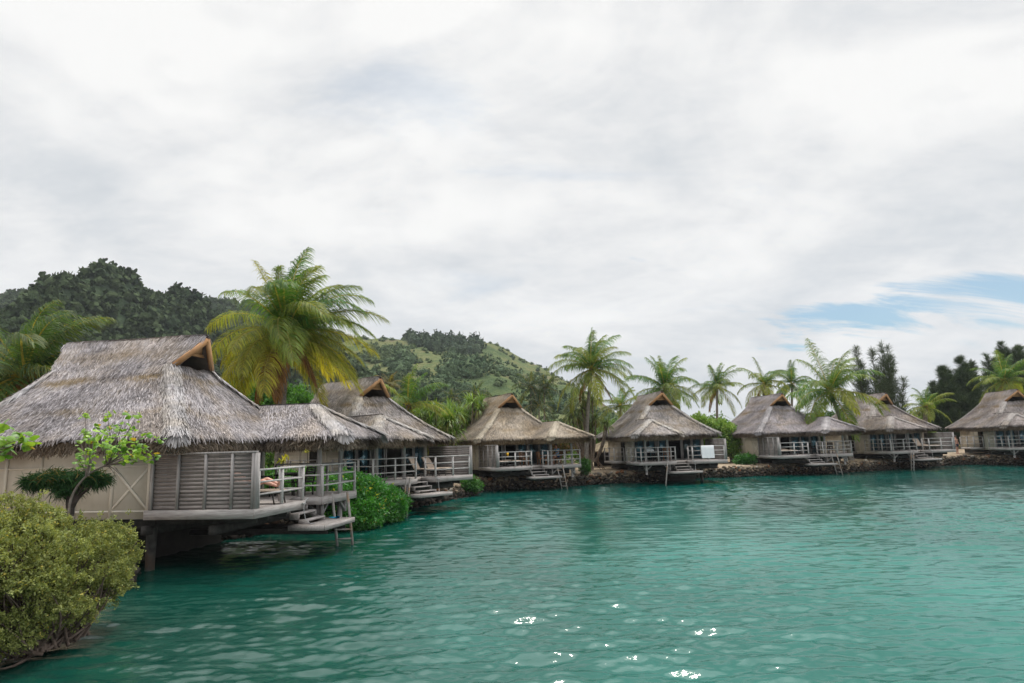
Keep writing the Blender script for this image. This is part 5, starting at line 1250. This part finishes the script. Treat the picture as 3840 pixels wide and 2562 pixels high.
sit = dict(pelvis=(0, .05, .56), waist=(0, .08, .74), chest=(0, .04, .98), neck=(0, 0, 1.18), head=(0, -.03, 1.36), face=(0, -1, 0),
           shL=(-.20, .04, 1.10), shR=(.20, .04, 1.10), elL=(-.27, -.08, .86), elR=(.27, -.08, .86), wrL=(-.18, -.30, .76), wrR=(.18, -.30, .76),
           hipL=(-.10, .02, .55), hipR=(.10, .02, .55), knL=(-.13, -.40, .54), knR=(.13, -.40, .54), anL=(-.13, -.38, .09), anR=(.13, -.38, .09), toeL=(-.14, -.56, .03), toeR=(.14, -.56, .03))
person(L(3, 2.6, -1.9), yaw(3, R(-80)), sit, 'person in a light blue shirt sitting at the table on the third dining deck', shirt=(.20, .42, .62), shorts=(.03, .06, .14))
std = dict(pelvis=(0, 0, .95), waist=(0, .01, 1.10), chest=(0, .01, 1.34), neck=(0, 0, 1.52), head=(0, -.02, 1.70), face=(0, -1, 0),
           shL=(-.21, 0, 1.44), shR=(.21, 0, 1.44), elL=(-.27, .02, 1.15), elR=(.27, .02, 1.15), wrL=(-.24, -.10, .92), wrR=(.24, -.10, .92),
           hipL=(-.10, 0, .90), hipR=(.10, 0, .90), knL=(-.11, -.04, .50), knR=(.12, .0, .50), anL=(-.11, .0, .09), anR=(.13, .04, .09), toeL=(-.12, -.17, .03), toeR=(.15, -.13, .03))
pp = at(3589, 1690, 63.6); person((pp[0], pp[1], .98), R(20), std, 'bare chested person in dark shorts standing on the shore left of the last bungalow')
# hanging yellow leaves by the nearest dining deck
def yellow_spray(u, v, y, seed, label, n=7, sz=.16):
    r = np.random.default_rng(seed); base = at(u, v, y); root = empty('croton_plant', base, 0, label, 'plant')
    V, Fq, Cc = join([leaf_cloud(np.array([[0, 0, 0.], [.12, 0, .08], [-.12, .05, -.05]]) * (sz / .16), n, sz * 1.5, sz * .33, r, (.30, .34, .04), (.62, .55, .06), jitter=.05)]); mesh_np('foliage', V, Fq, MATS['matte_leaf'], root, Cc)
    tb = MB(); tb.tube([(0, 0, 0), (.03, 0, -.4), (0, .05, G_ - base[2])], [.012, .016, .02], 5); V = np.concatenate(tb.V); tb.build('stem', MATS['bark'], root, True, np.tile((.12, .1, .07), (len(V), 1)))
yellow_spray(1062, 1722, 26.2, 1, 'yellow leaved plant behind the railing left of the nearest dining deck', 8, .13)
yellow_spray(1152, 1692, 26.6, 2, 'bright yellow leaf spray just under the nearest annex roof', 7, .11)
# thatched hut in the garden
def hut():
    b = pf(2330, 60); root = empty('garden_hut', b, 0, 'small garden hut with a straw roof between the third and fourth bungalows', 'hut'); r = np.random.default_rng(6)
    G1 = [np.array([[(-3.2 * a, -2.6 * a + 5.2 * a * s, 2.9 - 1.35 * a) for s in np.linspace(0, 1, 12)] for a in np.linspace(.05, 1, 8)]), np.array([[(3.2 * a - 6.4 * a * (1 - s), -2.6 * a, 2.9 - 1.35 * a) for s in np.linspace(0, 1, 14)] for a in np.linspace(.05, 1, 8)]), np.array([[(3.2 * a, 2.6 * a - 5.2 * a * (1 - s), 2.9 - 1.35 * a) for s in np.linspace(0, 1, 12)] for a in np.linspace(.05, 1, 8)])]
    base = MB(); [base.grid(G) for G in G1]; parts = [(np.concatenate(base.V), np.concatenate(base.F4), np.array((.2, .16, .1)))]
    for G in G1:
        P, D, N = sample_grid(G, 2600, r); k = r.random((2600, 1)); parts.append(strands(P, D, N, r.uniform(.25, .5, 2600), r.uniform(.015, .03, 2600), np.array((.2, .15, .09)) * (1 - k) + np.array((.48, .40, .27)) * k, .04, .25, r))
    V, Fq, Cc = join(parts); mesh_np('roof', V, Fq, MATS['thatch'], root, Cc)
    g = MB(); g.box(-2.4, 2.4, 1.2, 1.3, 0, 1.6); g.build('wall', MATS['inside'], root)
    for x in (-2.4, 0, 2.4): g = MB(); g.tube([(x, -1.9, 0), (x, -1.9, 1.7)], .07, 8); g.build('post', MATS['brownwood'], root)
hut()

# ------------------------------------------------------------------ haze
def haze():
    m = bpy.data.materials.new('haze_air'); m.use_nodes = True; t = NT(m.node_tree); t.n.clear()
    v = t.add('ShaderNodeVolumePrincipled'); v.inputs['Color'].default_value = (.86, .92, 1, 1); v.inputs['Density'].default_value = .00019; v.inputs['Anisotropy'].default_value = .2
    o_ = t.add('ShaderNodeOutputMaterial'); t.l.new(v.outputs[0], o_.inputs['Volume'])
    g = MB(); g.box(-1300, 1300, -300, 1500, -4, 320); o = g.build('haze', m); tag(o, 'thin pale haze in the air over the lagoon and hills', 'haze', kind='stuff')
haze()
